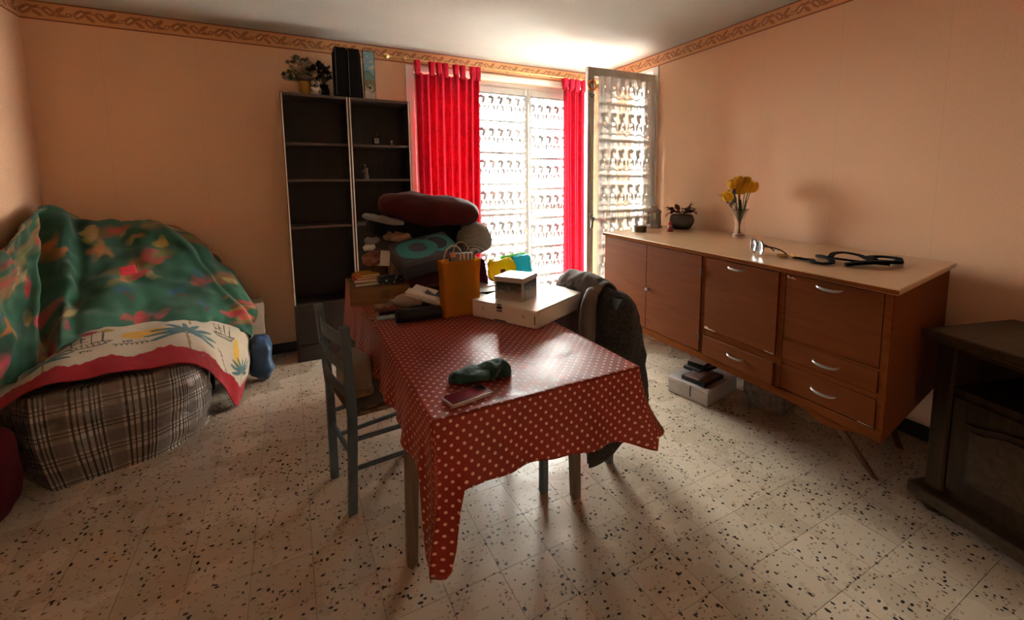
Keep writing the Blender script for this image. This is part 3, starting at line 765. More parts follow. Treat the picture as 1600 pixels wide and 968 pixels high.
sb = thing('sideboard', 'long mahogany sideboard with pale laminate top along the right wall', 'sideboard', FL)
def sbox(name, s0, s1, d0, d1, z0, z1, mat, par=None, bev=0.003, taper=True):
    bm = NB(); box(bm, s0, s1, d0, d1, z0, z1, bev=bev)
    for v in bm.verts: v.co = SB(*v.co, taper=taper)
    return obj(name, bm, mat, par or sb)
sbox('body', 0.022, SL-0.02, 0.020, SD-0.015, 0.36, 0.985, m_sb, bev=0.002)
sbox('worktop', 0.0, SL, 0.0, SD, 0.985, 1.01, m_sb_top, bev=0.004)
sbox('worktop_edge', 0.0, SL, -0.003, 0.0, 0.988, 1.006, m_sb_rail, bev=0.001)
for s0, s1 in ((0.022, 0.045), (1.085, 1.118), (1.590, 1.622), (2.045, SL-0.02)): sbox('upright', s0, s1, 0.010, 0.022, 0.40, 0.984, m_sb_rail, bev=0.001)
sbox('bottom_rail', 0.022, SL-0.02, 0.006, 0.024, 0.36, 0.405, m_sb_rail, bev=0.004)
sbox('rail', 1.118, 1.590, 0.012, 0.022, 0.525, 0.560, m_sb_rail, bev=0.001); sbox('rail', 1.622, 2.045, 0.012, 0.022, 0.535, 0.560, m_sb_rail, bev=0.001); sbox('rail', 1.622, 2.045, 0.012, 0.022, 0.655, 0.667, m_sb_rail, bev=0.001)
def handle(par, s, z):
    bm = NB(); pts = [SB(s-0.055, 0.0, z+0.004), SB(s-0.048, -0.018, z), SB(s-0.02, -0.026, z-0.004), SB(s+0.02, -0.026, z-0.004), SB(s+0.048, -0.018, z), SB(s+0.055, 0.0, z+0.004)]
    pts = [Vector(p) for p in catmull([tuple(p) for p in pts], 14)]
    tube(bm, pts, [0.0035+0.003*math.sin(PI*i/13) for i in range(14)], 8)
    obj('handle', bm, m_steel, par, smooth=True)
d1 = sbox('door', 0.047, 0.566, 0.004, 0.022, 0.410, 0.980, m_sb, bev=0.0015); d2 = sbox('door', 0.569, 1.083, 0.004, 0.022, 0.410, 0.980, m_sb, bev=0.0015)
obj('knob', TB([SB(0.598, 0.006, 0.685), SB(0.598, -0.010, 0.685), SB(0.598, -0.014, 0.685), SB(0.598, -0.026, 0.685)], [0.006, 0.006, 0.013, 0.011], 12), m_steel, d2, smooth=True)
for z in (0.89, 0.505): obj('hinge', TB([SB(1.088, -0.002, z-0.022), SB(1.088, -0.002, z+0.022)], 0.006, 8), m_dark_metal, d2)
f1 = sbox('flap', 1.121, 1.587, 0.004, 0.022, 0.562, 0.980, m_sb, bev=0.0015); handle(f1, 1.345, 0.955)
f2 = sbox('flap', 1.625, 2.042, 0.010, 0.022, 0.669, 0.980, m_sb, bev=0.0015); handle(f2, 1.835, 0.957)
for s0, s1, z0, z1, hs, hz, dd in ((1.121, 1.587, 0.408, 0.522, 1.362, 0.475, -0.008), (1.625, 2.042, 0.562, 0.653, 1.840, 0.612, 0.008), (1.625, 2.042, 0.410, 0.533, 1.840, 0.482, 0.008)):
    dr = sbox('drawer', s0, s1, dd, 0.022, z0, z1, m_sb, bev=0.002); handle(dr, hs, hz)
# chipped veneer
m_chip = M('bare_chipped_wood', (0.62, 0.42, 0.28), 0.7)
def chip(par, s, z, w, h, seedv, d=0.0025):
    rnd = random.Random(seedv); bm = NB(); top = [(s+w*k/7, z+h*(rnd.random()*0.8+0.2)*(1-k/9)) for k in range(8)]
    pts = [(s, z)] + top[:0] + [(s+w, z)] + top[::-1]
    a = [bm.verts.new(SB(x, d, y)) for x, y in pts]; b_ = [bm.verts.new(SB(x, d+0.002, y)) for x, y in pts]
    bm.faces.new(a); bm.faces.new(b_[::-1])
    for i in range(len(pts)): bm.faces.new((a[i], b_[i], b_[(i+1) % len(pts)], a[(i+1) % len(pts)]))
    obj('chip', bm, m_chip, par)
chip(f1, 1.123, 0.563, 0.085, 0.022, 1); chip(f1, 1.53, 0.563, 0.05, 0.012, 4); chip(f2, 1.628, 0.962, 0.045, 0.014, 2, 0.0085); chip(dr, 1.98, 0.411, 0.06, 0.006, 3, 0.0065)
# splayed legs with scalloped brackets
m_sb_leg = M_wood('mahogany_leg', (0.09, 0.032, 0.013), (0.13, 0.05, 0.021), 0.45, axis=2)
def leg(s0, d0, s1, d1):
    a, b_ = SB(s0, d0, 0.375), SB(s1, d1, 0.0, taper=False); bm = NB(); t = (b_-a).normalized(); sdir = es; n2 = t.cross(sdir).normalized(); rings = []
    for p, w in ((a, 0.032), (b_, 0.016)):
        ring = []
        for x, y in rrect(2, 2, 0.4, 2): q = p+es*x*w+ed*y*w*0.6; ring.append(bm.verts.new(q))
        rings.append(ring)
    n = len(rings[0])
    for k in range(n): bm.faces.new((rings[0][k], rings[0][(k+1) % n], rings[1][(k+1) % n], rings[1][k]))
    bm.faces.new(rings[0][::-1]); bm.faces.new(rings[1]); bmesh.ops.recalc_face_normals(bm, faces=bm.faces)
    obj('leg', bm, m_sb_leg, sb)
leg(1.80, 0.10, 1.955, 0.40); leg(0.26, 0.06, 0.12, 0.24); leg(1.80, 0.70, 1.95, 0.80); leg(0.26, 0.70, 0.12, 0.80)
for s0, s1, sg in ((1.74, 2.03, 1), (0.06, 0.33, -1)):
    pts = [(s0, 0.362)]; nseg = 12
    for k in range(nseg+1):
        t = k/nseg; tt = t if sg > 0 else 1-t
        pts.append((s0+(s1-s0)*t, 0.362-0.034*min(1, math.sin(PI*min(1, tt*1.25))+0.0 if tt < 0.8 else 0)-0.004))
    pts.append((s1, 0.362)); bm = NB()
    a = [bm.verts.new(SB(x, 0.012, y)) for x, y in pts]; b_ = [bm.verts.new(SB(x, 0.035, y)) for x, y in pts]
    bm.faces.new(a); bm.faces.new(b_[::-1])
    for i in range(len(pts)): bm.faces.new((a[i], b_[i], b_[(i+1) % len(pts)], a[(i+1) % len(pts)]))
    bmesh.ops.recalc_face_normals(bm, faces=bm.faces); obj('bracket', bm, m_sb_rail, sb)

# ------------------------------------------------------------------ dark carved cabinet at the right edge
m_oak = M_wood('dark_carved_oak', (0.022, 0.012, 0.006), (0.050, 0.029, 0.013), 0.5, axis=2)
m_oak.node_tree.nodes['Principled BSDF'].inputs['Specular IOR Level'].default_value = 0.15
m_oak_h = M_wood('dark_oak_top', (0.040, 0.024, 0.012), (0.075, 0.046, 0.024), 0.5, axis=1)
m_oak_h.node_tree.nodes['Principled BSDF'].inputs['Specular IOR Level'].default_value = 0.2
cab = thing('carved_cabinet', 'low dark carved oak cabinet at the right edge of the room', 'cabinet', (2.37, 0.775, 0), math.radians(-90-16))
# local x runs along its front away from the sideboard, local y goes back to the wall
cw, cdp = 1.05, 0.46
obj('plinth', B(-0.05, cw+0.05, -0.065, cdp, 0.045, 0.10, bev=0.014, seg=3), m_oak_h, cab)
for x in (0.02, cw-0.02): obj('foot', LT([(0.0, 0), (0.025, 0.0), (0.042, 0.02), (0.036, 0.045), (0, 0.045)], 16), m_oak, cab, (x, 0.0, 0), smooth=True)
bm = NB(); box(bm, 0, 0.05, 0, cdp-0.02, 0.10, 0.74); box(bm, cw-0.05, cw, 0, cdp-0.02, 0.10, 0.74); box(bm, 0.05, cw-0.05, cdp-0.04, cdp-0.02, 0.10, 0.74)
box(bm, 0.05, cw-0.05, 0.0, cdp-0.04, 0.535, 0.565); box(bm, 0.05, cw-0.05, 0.0, cdp-0.04, 0.10, 0.13); box(bm, 0.05, cw-0.05, 0.0, cdp-0.04, 0.715, 0.74)
obj('body', bm, m_oak, cab)
for k in range(2): obj('fluted_post', B(-0.012 if k == 0 else cw-0.06, 0.06 if k == 0 else cw+0.012, -0.016, 0.0, 0.10, 0.74, bev=0.008, seg=2), m_oak, cab)
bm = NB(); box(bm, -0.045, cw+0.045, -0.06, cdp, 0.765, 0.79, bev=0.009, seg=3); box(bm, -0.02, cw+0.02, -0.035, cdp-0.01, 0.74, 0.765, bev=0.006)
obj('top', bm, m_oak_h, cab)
for k in range(2):
    x0 = 0.066+k*(cw-0.126)/2; x1 = x0+(cw-0.126)/2-0.008
    dd = obj('door', B(x0, x1, -0.012, 0.008, 0.135, 0.533, bev=0.004), m_oak, cab)
    def arch(inset, y0, y1, nm, mat):
        a, b_, zb, zt = x0+inset, x1-inset, 0.135+inset, 0.533-inset; pts = [(a, zb), (b_, zb)]
        for q in range(17):
            t = q/16; pts.append((b_+(a-b_)*t, zt-0.03+0.03*max(0, math.sin(PI*(t-0.12)/0.76)) if 0.12 < t < 0.88 else zt-0.03))
        bm = NB(); prism(bm, pts, 0, 1)
        for v in bm.verts: v.co = (v.co.x, y0+(y1-y0)*v.co.z, v.co.y)
        bmesh.ops.recalc_face_normals(bm, faces=bm.faces)
        return obj(nm, bm, mat, dd)
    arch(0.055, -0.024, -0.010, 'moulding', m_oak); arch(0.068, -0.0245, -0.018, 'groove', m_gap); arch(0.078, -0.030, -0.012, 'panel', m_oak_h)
    obj('knob', LT([(0, 0), (0.008, 0), (0.006, 0.012), (0.014, 0.02), (0.010, 0.03), (0, 0.032)], 14), m_brass, dd, (x1-0.03 if k == 0 else x0+0.03, -0.012, 0.34), (PI/2, 0, 0), smooth=True)

# ------------------------------------------------------------------ draped heap in the left corner
G = [[(-1.245, 2.75, 0.979), (-1.212, 2.65, 0.88), (-1.205, 2.6, 0.737), (-1.174, 2.5, 0.615)], [(-1.225, 3.1, 1.079), (-1.2, 3.0, 0.935), (-1.202, 2.93, 0.741), (-1.172, 2.8, 0.534)], [(-1.307, 3.6, 1.182), (-1.25, 3.35, 0.97), (-1.204, 3.1, 0.738), (-1.135, 2.83, 0.531)], [(-1.308, 3.9, 1.268), (-1.252, 3.6, 1.002), (-1.154, 3.2, 0.753), (-1.08, 2.88, 0.535)], [(-1.186, 3.98, 1.169), (-1.138, 3.75, 0.951), (-1.082, 3.45, 0.77), (-0.989, 3.02, 0.644)], [(-1.013, 4.0, 1.146), (-0.991, 3.78, 0.953), (-0.958, 3.48, 0.785), (-0.915, 3.12, 0.634)], [(-0.83, 4.0, 1.136), (-0.812, 3.8, 0.935), (-0.8, 3.55, 0.75), (-0.806, 3.25, 0.587)], [(-0.603, 3.98, 1.021), (-0.579, 3.8, 0.848), (-0.591, 3.62, 0.7), (-0.615, 3.4, 0.579)], [(-0.444, 3.95, 0.81), (-0.401, 3.82, 0.688), (-0.431, 3.67, 0.588), (-0.473, 3.5, 0.477)], [(-0.349, 3.98, 0.6), (-0.29, 3.86, 0.527), (-0.276, 3.75, 0.457), (-0.308, 3.62, 0.378)]]
def blanket():
    A = np.array(G)
    back = A[:, :1].copy(); back[:, 0, 1] = np.minimum(back[:, 0, 1]+0.10, 4.12); back[:, 0, 0] = np.maximum(back[:, 0, 0]-0.03, -1.38); back[:, 0, 2] -= 0.06
    back2 = back.copy(); back2[:, 0, 2] -= 0.30; back2[:, 0, 1] += 0.02
    A = np.concatenate([back2, back, A], 1)
    end = A[-1:].copy(); end[..., 0] -= 0.015; end[..., 1] += 0.09; end[..., 2] -= 0.10
    A = np.concatenate([A, end], 0)
    nu, nv = 300, 200
    P = catmull(A, nu); P = catmull(P.transpose(1, 0, 2), nv).transpose(1, 0, 2)
    U, V = np.meshgrid(np.linspace(0, 1, nu), np.linspace(0, 1, nv), indexing='ij')
    N_ = normals(P); s = np.sign((N_*np.array([0.3, -1, 0.3])).sum(-1, keepdims=True)); N_ = N_*s
    body = np.clip((V-0.30)/0.2, 0, 1)
    d = 0.032*fnoise(P, 5.0, 1.0)+0.018*fnoise(P, 11.0, 4.0)
    # long folds falling from the peak beside the left wall, and swags across the middle
    peak = np.exp(-((U-0.285-0.09*(V-0.4))/0.022)**2); d -= 0.10*peak*body
    d += 0.035*np.exp(-((U-0.335-0.02*V)/0.02)**2)*body; d += 0.03*np.exp(-((U-0.24-0.16*(V-0.4))/0.022)**2)*body; d -= 0.03*np.exp(-((U-0.375-0.03*V)/0.02)**2)*body*np.clip(1.3-V, 0, 1)
    d += 0.022*np.exp(-(((U-0.72)-0.55*(V-0.6))/0.018)**2)*body - 0.02*np.exp(-(((U-0.76)-0.55*(V-0.6))/0.02)**2)*body
    d += 0.010*np.sin((V*9+U*7)+2*np.sin(U*9))*np.clip((U-0.4)/0.1, 0, 1)*body
    P = P+N_*d[..., None]
    P[..., 0] = np.maximum(P[..., 0], XL+0.02); P[..., 1] = np.minimum(P[..., 1], YW-0.02)
    # print: green ground with birds, flowers and leaves in orange, red, brown, teal and olive
    rnd = random.Random(11)
    c = np.ones((nu, nv, 3))*np.array((0.020, 0.088, 0.048))
    nz = fnoise(np.stack([U*9, V*6, U*0], -1), 1.0, 3); nz2 = fnoise(np.stack([U*34, V*22, U*0], -1), 1.0, 8); c *= (1+0.5*nz+0.35*nz2)[..., None]
    Xc, Yc = U*2.1, V*1.35
    wobx = 0.02*fnoise(np.stack([U*40, V*28, U*0], -1), 1.0, 9); woby = 0.02*fnoise(np.stack([U*40, V*28, U*0+5], -1), 1.0, 2)
    pal = [(0.42, 0.14, 0.035), (0.33, 0.035, 0.03), (0.19, 0.07, 0.03), (0.10, 0.035, 0.02), (0.02, 0.07, 0.10), (0.14, 0.12, 0.03), (0.30, 0.20, 0.07), (0.40, 0.05, 0.06)]
    def blob(cx, cy, rx, ry, a, col, k=0.95):
        rx, ry, col = rx*1.2, ry*1.25, tuple(v*1.2 for v in col)
        x = Xc+wobx-cx; y = Yc+woby-cy; X = x*math.cos(a)+y*math.sin(a); Y = -x*math.sin(a)+y*math.cos(a)
        q = np.clip(1.5-((X/rx)**2+(Y/ry)**2), 0, 0.9)/0.9*k*np.clip(0.75+0.9*nz2, 0.25, 1)
        c[:] = c*(1-q[..., None])+np.array(col)*q[..., None]
    for n_ in range(84):
        cx, cy = rnd.uniform(0.02, 2.1), rnd.uniform(0.15, 1.33); a = rnd.uniform(-0.9, 0.9); k = rnd.random()
        if k < 0.5:                                            # blossom spray
            col = pal[rnd.choice((0, 0, 1, 7, 6))]
            for q in range(rnd.randint(2, 5)): blob(cx+rnd.uniform(-0.06, 0.06), cy+rnd.uniform(-0.04, 0.04), rnd.uniform(0.02, 0.05), rnd.uniform(0.012, 0.025), rnd.uniform(-1.5, 1.5), tuple(v*rnd.uniform(0.7, 1.2) for v in col))
        elif k < 0.8:                                          # long leaf or bird body with wing
            blob(cx, cy, rnd.uniform(0.08, 0.13), rnd.uniform(0.02, 0.04), -0.5+a*0.4, pal[rnd.choice((2, 3, 5, 2))]); blob(cx+0.05, cy-0.02, 0.05, 0.016, -0.2+a*0.4, pal[rnd.choice((6, 1, 0))]); blob(cx-0.06, cy+0.03, 0.05, 0.014, -0.7, pal[5])
        else: blob(cx, cy, 0.05, 0.02, a, pal[4]); blob(cx+0.03, cy+0.03, 0.03, 0.012, a+0.8, pal[3])
    o = gridmesh('green_blanket', P, M_attr('green_print_fleece', 0.95, 0.35, 260, sheen=0.15), cols=c, solid=0.006)
    return tag(o, 'green printed fleece blanket thrown over the heap in the corner', 'blanket'), P
_, BLP = blanket()
def towel():
    T = [[(-1.221, 2.62, 0.668), (-1.179, 2.5, 0.565)], [(-1.209, 2.93, 0.575), (-1.143, 2.72, 0.454)], [(-1.107, 3.0, 0.575), (-1.028, 2.726, 0.522)], [(-0.973, 3.12, 0.678), (-0.891, 2.774, 0.513)], [(-0.795, 3.28, 0.64), (-0.708, 2.839, 0.493)], [(-0.616, 3.42, 0.614), (-0.496, 2.914, 0.454)], [(-0.469, 3.5, 0.528), (-0.418, 3.22, 0.185)], [(-0.334, 3.62, 0.437), (-0.36, 3.28, 0.015)], [(-0.29, 3.8, 0.36), (-0.332, 3.45, 0.06)]]
    A = np.array(T); top, bot = A[:, 0], A[:, 1]
    mid = top*0.5+bot*0.5; mid[2:7, 2] += 0.015; mid[6:, :2] += (0.01, -0.02)
    tuck = top.copy(); tuck[:, 1] += 0.12; tuck[:, 2] += 0.01; top = top.copy(); top[:, 1] -= 0.0; top[:, 2] -= 0.035; tuck[:, 2] -= 0.05
    A = np.stack([tuck, top, mid, bot], 1)
    nu, nv = 420, 190
    P = catmull(A, nu); P = catmull(P.transpose(1, 0, 2), nv).transpose(1, 0, 2)
    U, V = np.meshgrid(np.linspace(0, 1, nu), np.linspace(0, 1, nv), indexing='ij')
    N_ = normals(P); N_ = N_*np.sign((N_*np.array([0.3, -1, 0.5])).sum(-1, keepdims=True))
    P = P+N_*(0.010*fnoise(P, 7.0, 2.0)+0.004*fnoise(P, 18.0, 5.0)+0.012*np.sin(U*46)*np.clip(V-0.7, 0, 1)*2*0.5)[..., None]
    # print: cream ground, ragged red border, yellow suns, blue-green palms, ink drawings and script
    cream, red, yel, palm, ink = (0.46, 0.385, 0.285), (0.30, 0.004, 0.012), (0.58, 0.33, 0.035), (0.05, 0.12, 0.13), (0.045, 0.035, 0.03)
    c = np.ones((nu, nv, 3))*np.array(cream)
    X = U*1.55; Y = (1-V)*0.62
    def put(mask, col): c[mask] = col
    def ell(cx, cy, rx, ry, a=0.0):
        x, y = X-cx, Y-cy; return (((x*math.cos(a)+y*math.sin(a))/rx)**2+((-x*math.sin(a)+y*math.cos(a))/ry)**2) < 1
    def seg(x0, y0, x1, y1, w):
        dx, dy = x1-x0, y1-y0; t = np.clip(((X-x0)*dx+(Y-y0)*dy)/(dx*dx+dy*dy+1e-9), 0, 1); return np.hypot(X-x0-t*dx, Y-y0-t*dy) < w
    def pline(pts, w, col):
        for a, b_ in zip(pts, pts[1:]): put(seg(*a, *b_, w), col)
    def palmtree(cx, cy, s, tilt=0.0):
        for k in range(9):
            a = -0.5+k*(PI+1.0)/8; L = s*(0.75+0.35*abs(math.cos(a))); put(ell(cx+math.cos(a)*L*0.5, cy+math.sin(a)*L*0.32, L*0.52, s*0.085, math.atan2(math.sin(a)*0.65, math.cos(a))), palm)
        pline([(cx, cy), (cx+0.02*s+tilt, cy-0.5*s), (cx+tilt, cy-s)], 0.006, (0.25, 0.17, 0.06))
    def script(x, y, n, s, seedv, sl=0.0):
        r_n = random.Random(seedv); pts = []
        for k in range(n*6): t = k/6; pts.append((x+t*s*0.62+0.3*s*math.sin(t*2*PI)*0.6, y+sl*t*s+s*0.36*math.cos(t*2*PI)*(0.5+r_n.random()*0.6)))
        pline(pts, 0.0026, ink)
    def ship(x, y, s):
        for k in range(4): pline([(x+k*0.25*s, y), (x+k*0.27*s-0.05*s, y+0.9*s*(1-0.12*abs(k-1.5)))], 0.0028, ink)
        pline([(x-0.15*s, y), (x+0.1*s, y-0.18*s), (x+0.75*s, y-0.18*s), (x+0.98*s, y+0.02*s), (x-0.15*s, y)], 0.0028, ink)
        for k in range(7): pline([(x-0.05*s+k*0.14*s, y-0.02*s), (x+k*0.14*s, y-0.16*s)], 0.0025, ink)
        pline([(x, y+0.7*s), (x+0.35*s, y+0.45*s), (x, y+0.3*s), (x+0.4*s, y+0.2*s)], 0.0028, ink)
    for k in range(2): put(ell(0.80, 0.275, 0.085, 0.045), yel)
    put(ell(1.305, 0.25, 0.026, 0.085, 0.1), yel); put(ell(0.17, 0.29, 0.07, 0.05), yel); put(ell(0.60, 0.36, 0.05, 0.022, -0.3), red); put(ell(0.66, 0.352, 0.03, 0.02), (0.3, 0.2, 0.03))
    palmtree(0.965, 0.235, 0.15); palmtree(0.99, 0.43, 0.10, 0.01); palmtree(1.37, 0.17, 0.11); palmtree(0.42, 0.20, 0.12); palmtree(0.1, 0.2, 0.1)
    ship(0.54, 0.235, 0.15); ship(1.155, 0.33, 0.13); ship(0.28, 0.28, 0.1)
    script(0.69, 0.185, 7, 0.030, 3, 0.02); script(0.72, 0.215, 3, 0.022, 5); script(0.57, 0.175, 4, 0.02, 8, 0.02); script(1.14, 0.20, 6, 0.022, 9, -0.8); script(0.86, 0.36, 4, 0.018, 12)
    edge = 0.105+0.012*np.sin(X*31)+0.014*fnoise(np.stack([U*60, U*0, U*0], -1), 1.0, 6)
    edge = np.where(U > 0.93, edge*0.8, edge)
    put(Y < edge, red)
    o = gridmesh('beach_towel', P, M_attr('towel_print', 0.95, 0.4, 320, sheen=0.1), cols=c, solid=0.006)
    tag(o, 'cream beach towel with palms and a red border below the green blanket', 'towel')
towel()
# what stands beneath: an old armchair, nearly hidden
m_arm = M('dark_upholstery', (0.03, 0.022, 0.02), 0.9)
ac = thing('armchair', 'dark upholstered armchair buried under blanket and towel in the corner', 'armchair', (-0.92, 3.62, 0), math.radians(20))
obj('seat', B(-0.30, 0.36, -0.28, 0.30, 0.06, 0.36, bev=0.03, seg=2), m_arm, ac); obj('backrest', B(-0.26, 0.26, 0.18, 0.34, 0.36, 0.80, bev=0.03, seg=2), m_arm, ac)
for sx in (-1, 1): obj('armrest', B(min(sx*0.22, sx*0.31), max(sx*0.22, sx*0.31), -0.2, 0.2, 0.36, 0.44, bev=0.02, seg=2), m_arm, ac)
for sx in (-1, 1):
    for y in (-0.24, 0.26): obj('foot', B(sx*0.25-0.02, sx*0.25+0.02, y-0.02, y+0.02, 0, 0.06), m_arm, ac)
# sticky note with two pencilled lines
def sticky():
    ctr = Vector((-0.842, 3.40, 0.90)); tgt = Vector((0, 0, 1.42))
    d = np.linalg.norm(BLP-np.array([0, 0, 1.42]), axis=-1); dirs = (BLP-np.array([0, 0, 1.42]))/d[..., None]; want = np.array((ctr-tgt).normalized())
    k = np.unravel_index(np.argmax((dirs*want).sum(-1)), d.shape); p = Vector(BLP[k]); n = Vector(normals(BLP)[k]); n = n if n.y < 0 else -n
    n = (n*0.35+(tgt-p).normalized()*0.65).normalized(); xa = Vector((0, 0, 1)).cross(n).normalized(); ya = n.cross(xa); rr = math.radians(9)
    xa, ya = xa*math.cos(rr)+ya*math.sin(rr), ya*math.cos(rr)-xa*math.sin(rr)
    mw = Matrix((xa, ya, n)).transposed().to_4x4(); mw.translation = p+n*0.030
    t = thing('sticky_note', 'bright pink sticky note on the green blanket', 'sticky note'); t.matrix_world = mw
    P = np.zeros((9, 9, 3))
    for i in range(9):
        for j in range(9): P[i, j] = (-0.038+0.076*i/8, -0.030+0.060*j/8, -0.004+0.008*(j/8-0.5)**2+0.003*i/8)
    gridmesh('paper', P, M('fluorescent_pink', (0.95, 0.07, 0.12), 0.6, var=0.05), t, solid=0.0006)
    mk = M('pencil', (0.35, 0.02, 0.04), 0.8)
    obj('writing', TB([(-0.03+0.004*k, 0.008+0.003*math.sin(k*2.4), 0.001) for k in range(8)], 0.0009, 4), mk, t); obj('writing', TB([(-0.022+0.004*k, -0.007+0.0025*math.sin(k*1.9), 0.001) for k in range(13)], 0.0008, 4), mk, t)
sticky()
# plaid vinyl bag in front
def plaid_mat():
    m, nt, b = nodes('plaid_vinyl'); uv = nn(nt, 'ShaderNodeUVMap'); uv.uv_map = 'UVMap'
    sp = nn(nt, 'ShaderNodeSeparateXYZ'); nt.links.new(uv.outputs[0], sp.inputs[0])
    def band(src, per, off, lo, hi):
        f = math_n(nt, 'FRACT', math_n(nt, 'ADD', math_n(nt, 'MULTIPLY', src, 1/per), off)); return math_n(nt, 'MULTIPLY', math_n(nt, 'GREATER_THAN', f, lo), math_n(nt, 'LESS_THAN', f, hi))
    c = (0.42, 0.37, 0.32); X, Y = sp.outputs[0], sp.outputs[1]
    def mul(c, k, col, a): return mixc(nt, math_n(nt, 'MULTIPLY', k, a), c, col)
    c = mul(c, band(Y, 0.125, 0.1, 0.35, 0.85), (0.10, 0.085, 0.075), 0.6); c = mul(c, band(X, 0.16, 0.0, 0.30, 0.62), (0.10, 0.085, 0.075), 0.55)
    for o_, w_2 in ((0.05, 0.045), (0.14, 0.03), (0.22, 0.045), (0.68, 0.05), (0.80, 0.035), (0.92, 0.05)): c = mul(c, band(X, 0.16, 0.0, o_, o_+w_2), (0.012, 0.010, 0.010), 0.9)
    for o_, w_2 in ((0.05, 0.05), (0.2, 0.05)): c = mul(c, band(Y, 0.125, 0.1, o_, o_+w_2), (0.02, 0.017, 0.016), 0.75)
    nt.links.new(c, b.inputs['Base Color']); b.inputs['Roughness'].default_value = 0.22; b.inputs['Coat Weight'].default_value = 0.5; b.inputs['Coat Roughness'].default_value = 0.12
    tc = nn(nt, 'ShaderNodeTexCoord'); n2 = nn(nt, 'ShaderNodeTexNoise'); n2.inputs['Scale'].default_value = 14; n2.inputs['Detail'].default_value = 3; n2.inputs['Distortion'].default_value = 1.5; nt.links.new(tc.outputs['Object'], n2.inputs[0])
    bp = nn(nt, 'ShaderNodeBump'); bp.inputs['Strength'].default_value = 0.6; bp.inputs['Distance'].default_value = 0.02; nt.links.new(n2.outputs[0], bp.inputs['Height']); nt.links.new(bp.outputs[0], b.inputs['Normal'])
    return m
def plaid_bag():
    # footprint ring (counter-clockwise seen from above), swelling slightly towards the top
    foot = [(-1.03, 2.77), (-0.84, 2.83), (-0.645, 2.90), (-0.51, 3.12), (-0.52, 3.24), (-0.70, 3.22), (-0.95, 3.14), (-1.20, 3.03), (-1.14, 2.90)]
    topr = [(-1.075, 2.775), (-0.86, 2.84), (-0.62, 2.915), (-0.495, 3.02), (-0.50, 3.20), (-0.70, 3.22), (-0.95, 3.14), (-1.22, 3.03), (-1.17, 2.87)]
    ring = lambda r, n: catmull(np.array(r+[r[0]]), n+1)[:-1]
    n, mlev = 120, 40; F, Tp = ring(foot, n), ring(topr, n); c0 = F.mean(0)
    ztop = lambda x: 0.462-0.030*(x+1.0)
    P = np.zeros((n+1, mlev, 3)); UV = np.zeros((n+1, mlev, 2))
    per = np.concatenate([[0], np.cumsum(np.hypot(*(np.roll(F, -1, 0)-F).T))])
    for i in range(n+1):
        k = i % n
        for j in range(mlev):
            t = j/(mlev-1)
            if t < 0.8:
                q = t/0.8; p = F[k]*(1-q)+Tp[k]*q; z = q
                bul = 0.020*math.sin(PI*q)
                d = (p-c0)/np.linalg.norm(p-c0); p = p+d*bul
            else:
                q = (t-0.8)/0.2; p = Tp[k]*(1-q)+c0*q; z = 1+0.02*math.sin(q*PI/2)
            P[i, j] = (p[0], p[1], max(0.0, z*ztop(p[0]))); UV[i, j] = (per[i], z*0.46+(0 if t < 0.8 else (t-0.8)*1.2))
    N_ = normals(P); N_ = N_*np.sign((N_*(P-np.array([*c0, 0.2]))).sum(-1, keepdims=True))
    d = 0.012*fnoise(P, 9, 3)+0.006*fnoise(P, 22, 1); d[-1] = d[0]; lo = P[..., 2] < 0.012
    P = P+N_*np.where(lo, 0, d)[..., None]; P[..., 2] = np.maximum(P[..., 2], 0.001)
    o = gridmesh('plaid_bag', P, plaid_mat(), uv=UV)
    tag(o, 'brown and white plaid vinyl bag bulging out below the towel', 'bag')
plaid_bag()
o = obj('red_bag', soft(0.34, 0.30, 0.42, e=0.5, amp=0.02, freq=7, seed=2), M('dark_red_cloth', (0.045, 0.0015, 0.003), 0.95, var=0.2, spec=0.1), loc=(-1.255, 2.60, 0), smooth=True); tag(o, 'dark red cloth bag on the floor at the left edge', 'bag')
bc = thing('carton', 'pale cardboard carton sticking out behind the right end of the blanket', 'box', (-0.325, 3.96, 0), math.radians(6))
obj('body', B(-0.10, 0.10, -0.13, 0.13, 0, 0.515, bev=0.004), M('pale_card', (0.48, 0.40, 0.31), 0.7), bc); obj('flap', B(-0.10, 0.105, -0.135, -0.125, 0.44, 0.53), M('pale_card_inner', (0.55, 0.47, 0.38), 0.7), bc)
o = obj('blue_bag', soft(0.13, 0.16, 0.34, e=0.6, amp=0.03, freq=9, seed=5), M('blue_plastic', (0.025, 0.06, 0.12), 0.4, var=0.3, bump=0.4, bscale=30), loc=(-0.235, 3.66, 0), smooth=True); tag(o, 'crumpled dark blue bag on the floor beside the draped heap', 'bag')

# ------------------------------------------------------------------ things on the table
m_black = M('black_cloth', (0.007, 0.007, 0.008), 0.9, var=0.3, spec=0.15)
m_blackp = M('black_plastic', (0.009, 0.009, 0.010), 0.45, var=0.2, spec=0.3)
m_card = M('cream_card', (0.80, 0.74, 0.66), 0.55, var=0.04)
m_paper = M('white_paper', (0.72, 0.68, 0.62), 0.7, var=0.06)
m_paper2 = M('grey_print_paper', (0.42, 0.40, 0.38), 0.6, var=0.25, scale=30)
m_kraft = M('kraft_paper', (0.33, 0.20, 0.11), 0.75, var=0.12)
def single(name, bm, mat, label, cat, loc=None, rot=None, smooth=False, group=None): return tag(obj(name, bm, mat, None, loc, rot, smooth), label, cat, group)
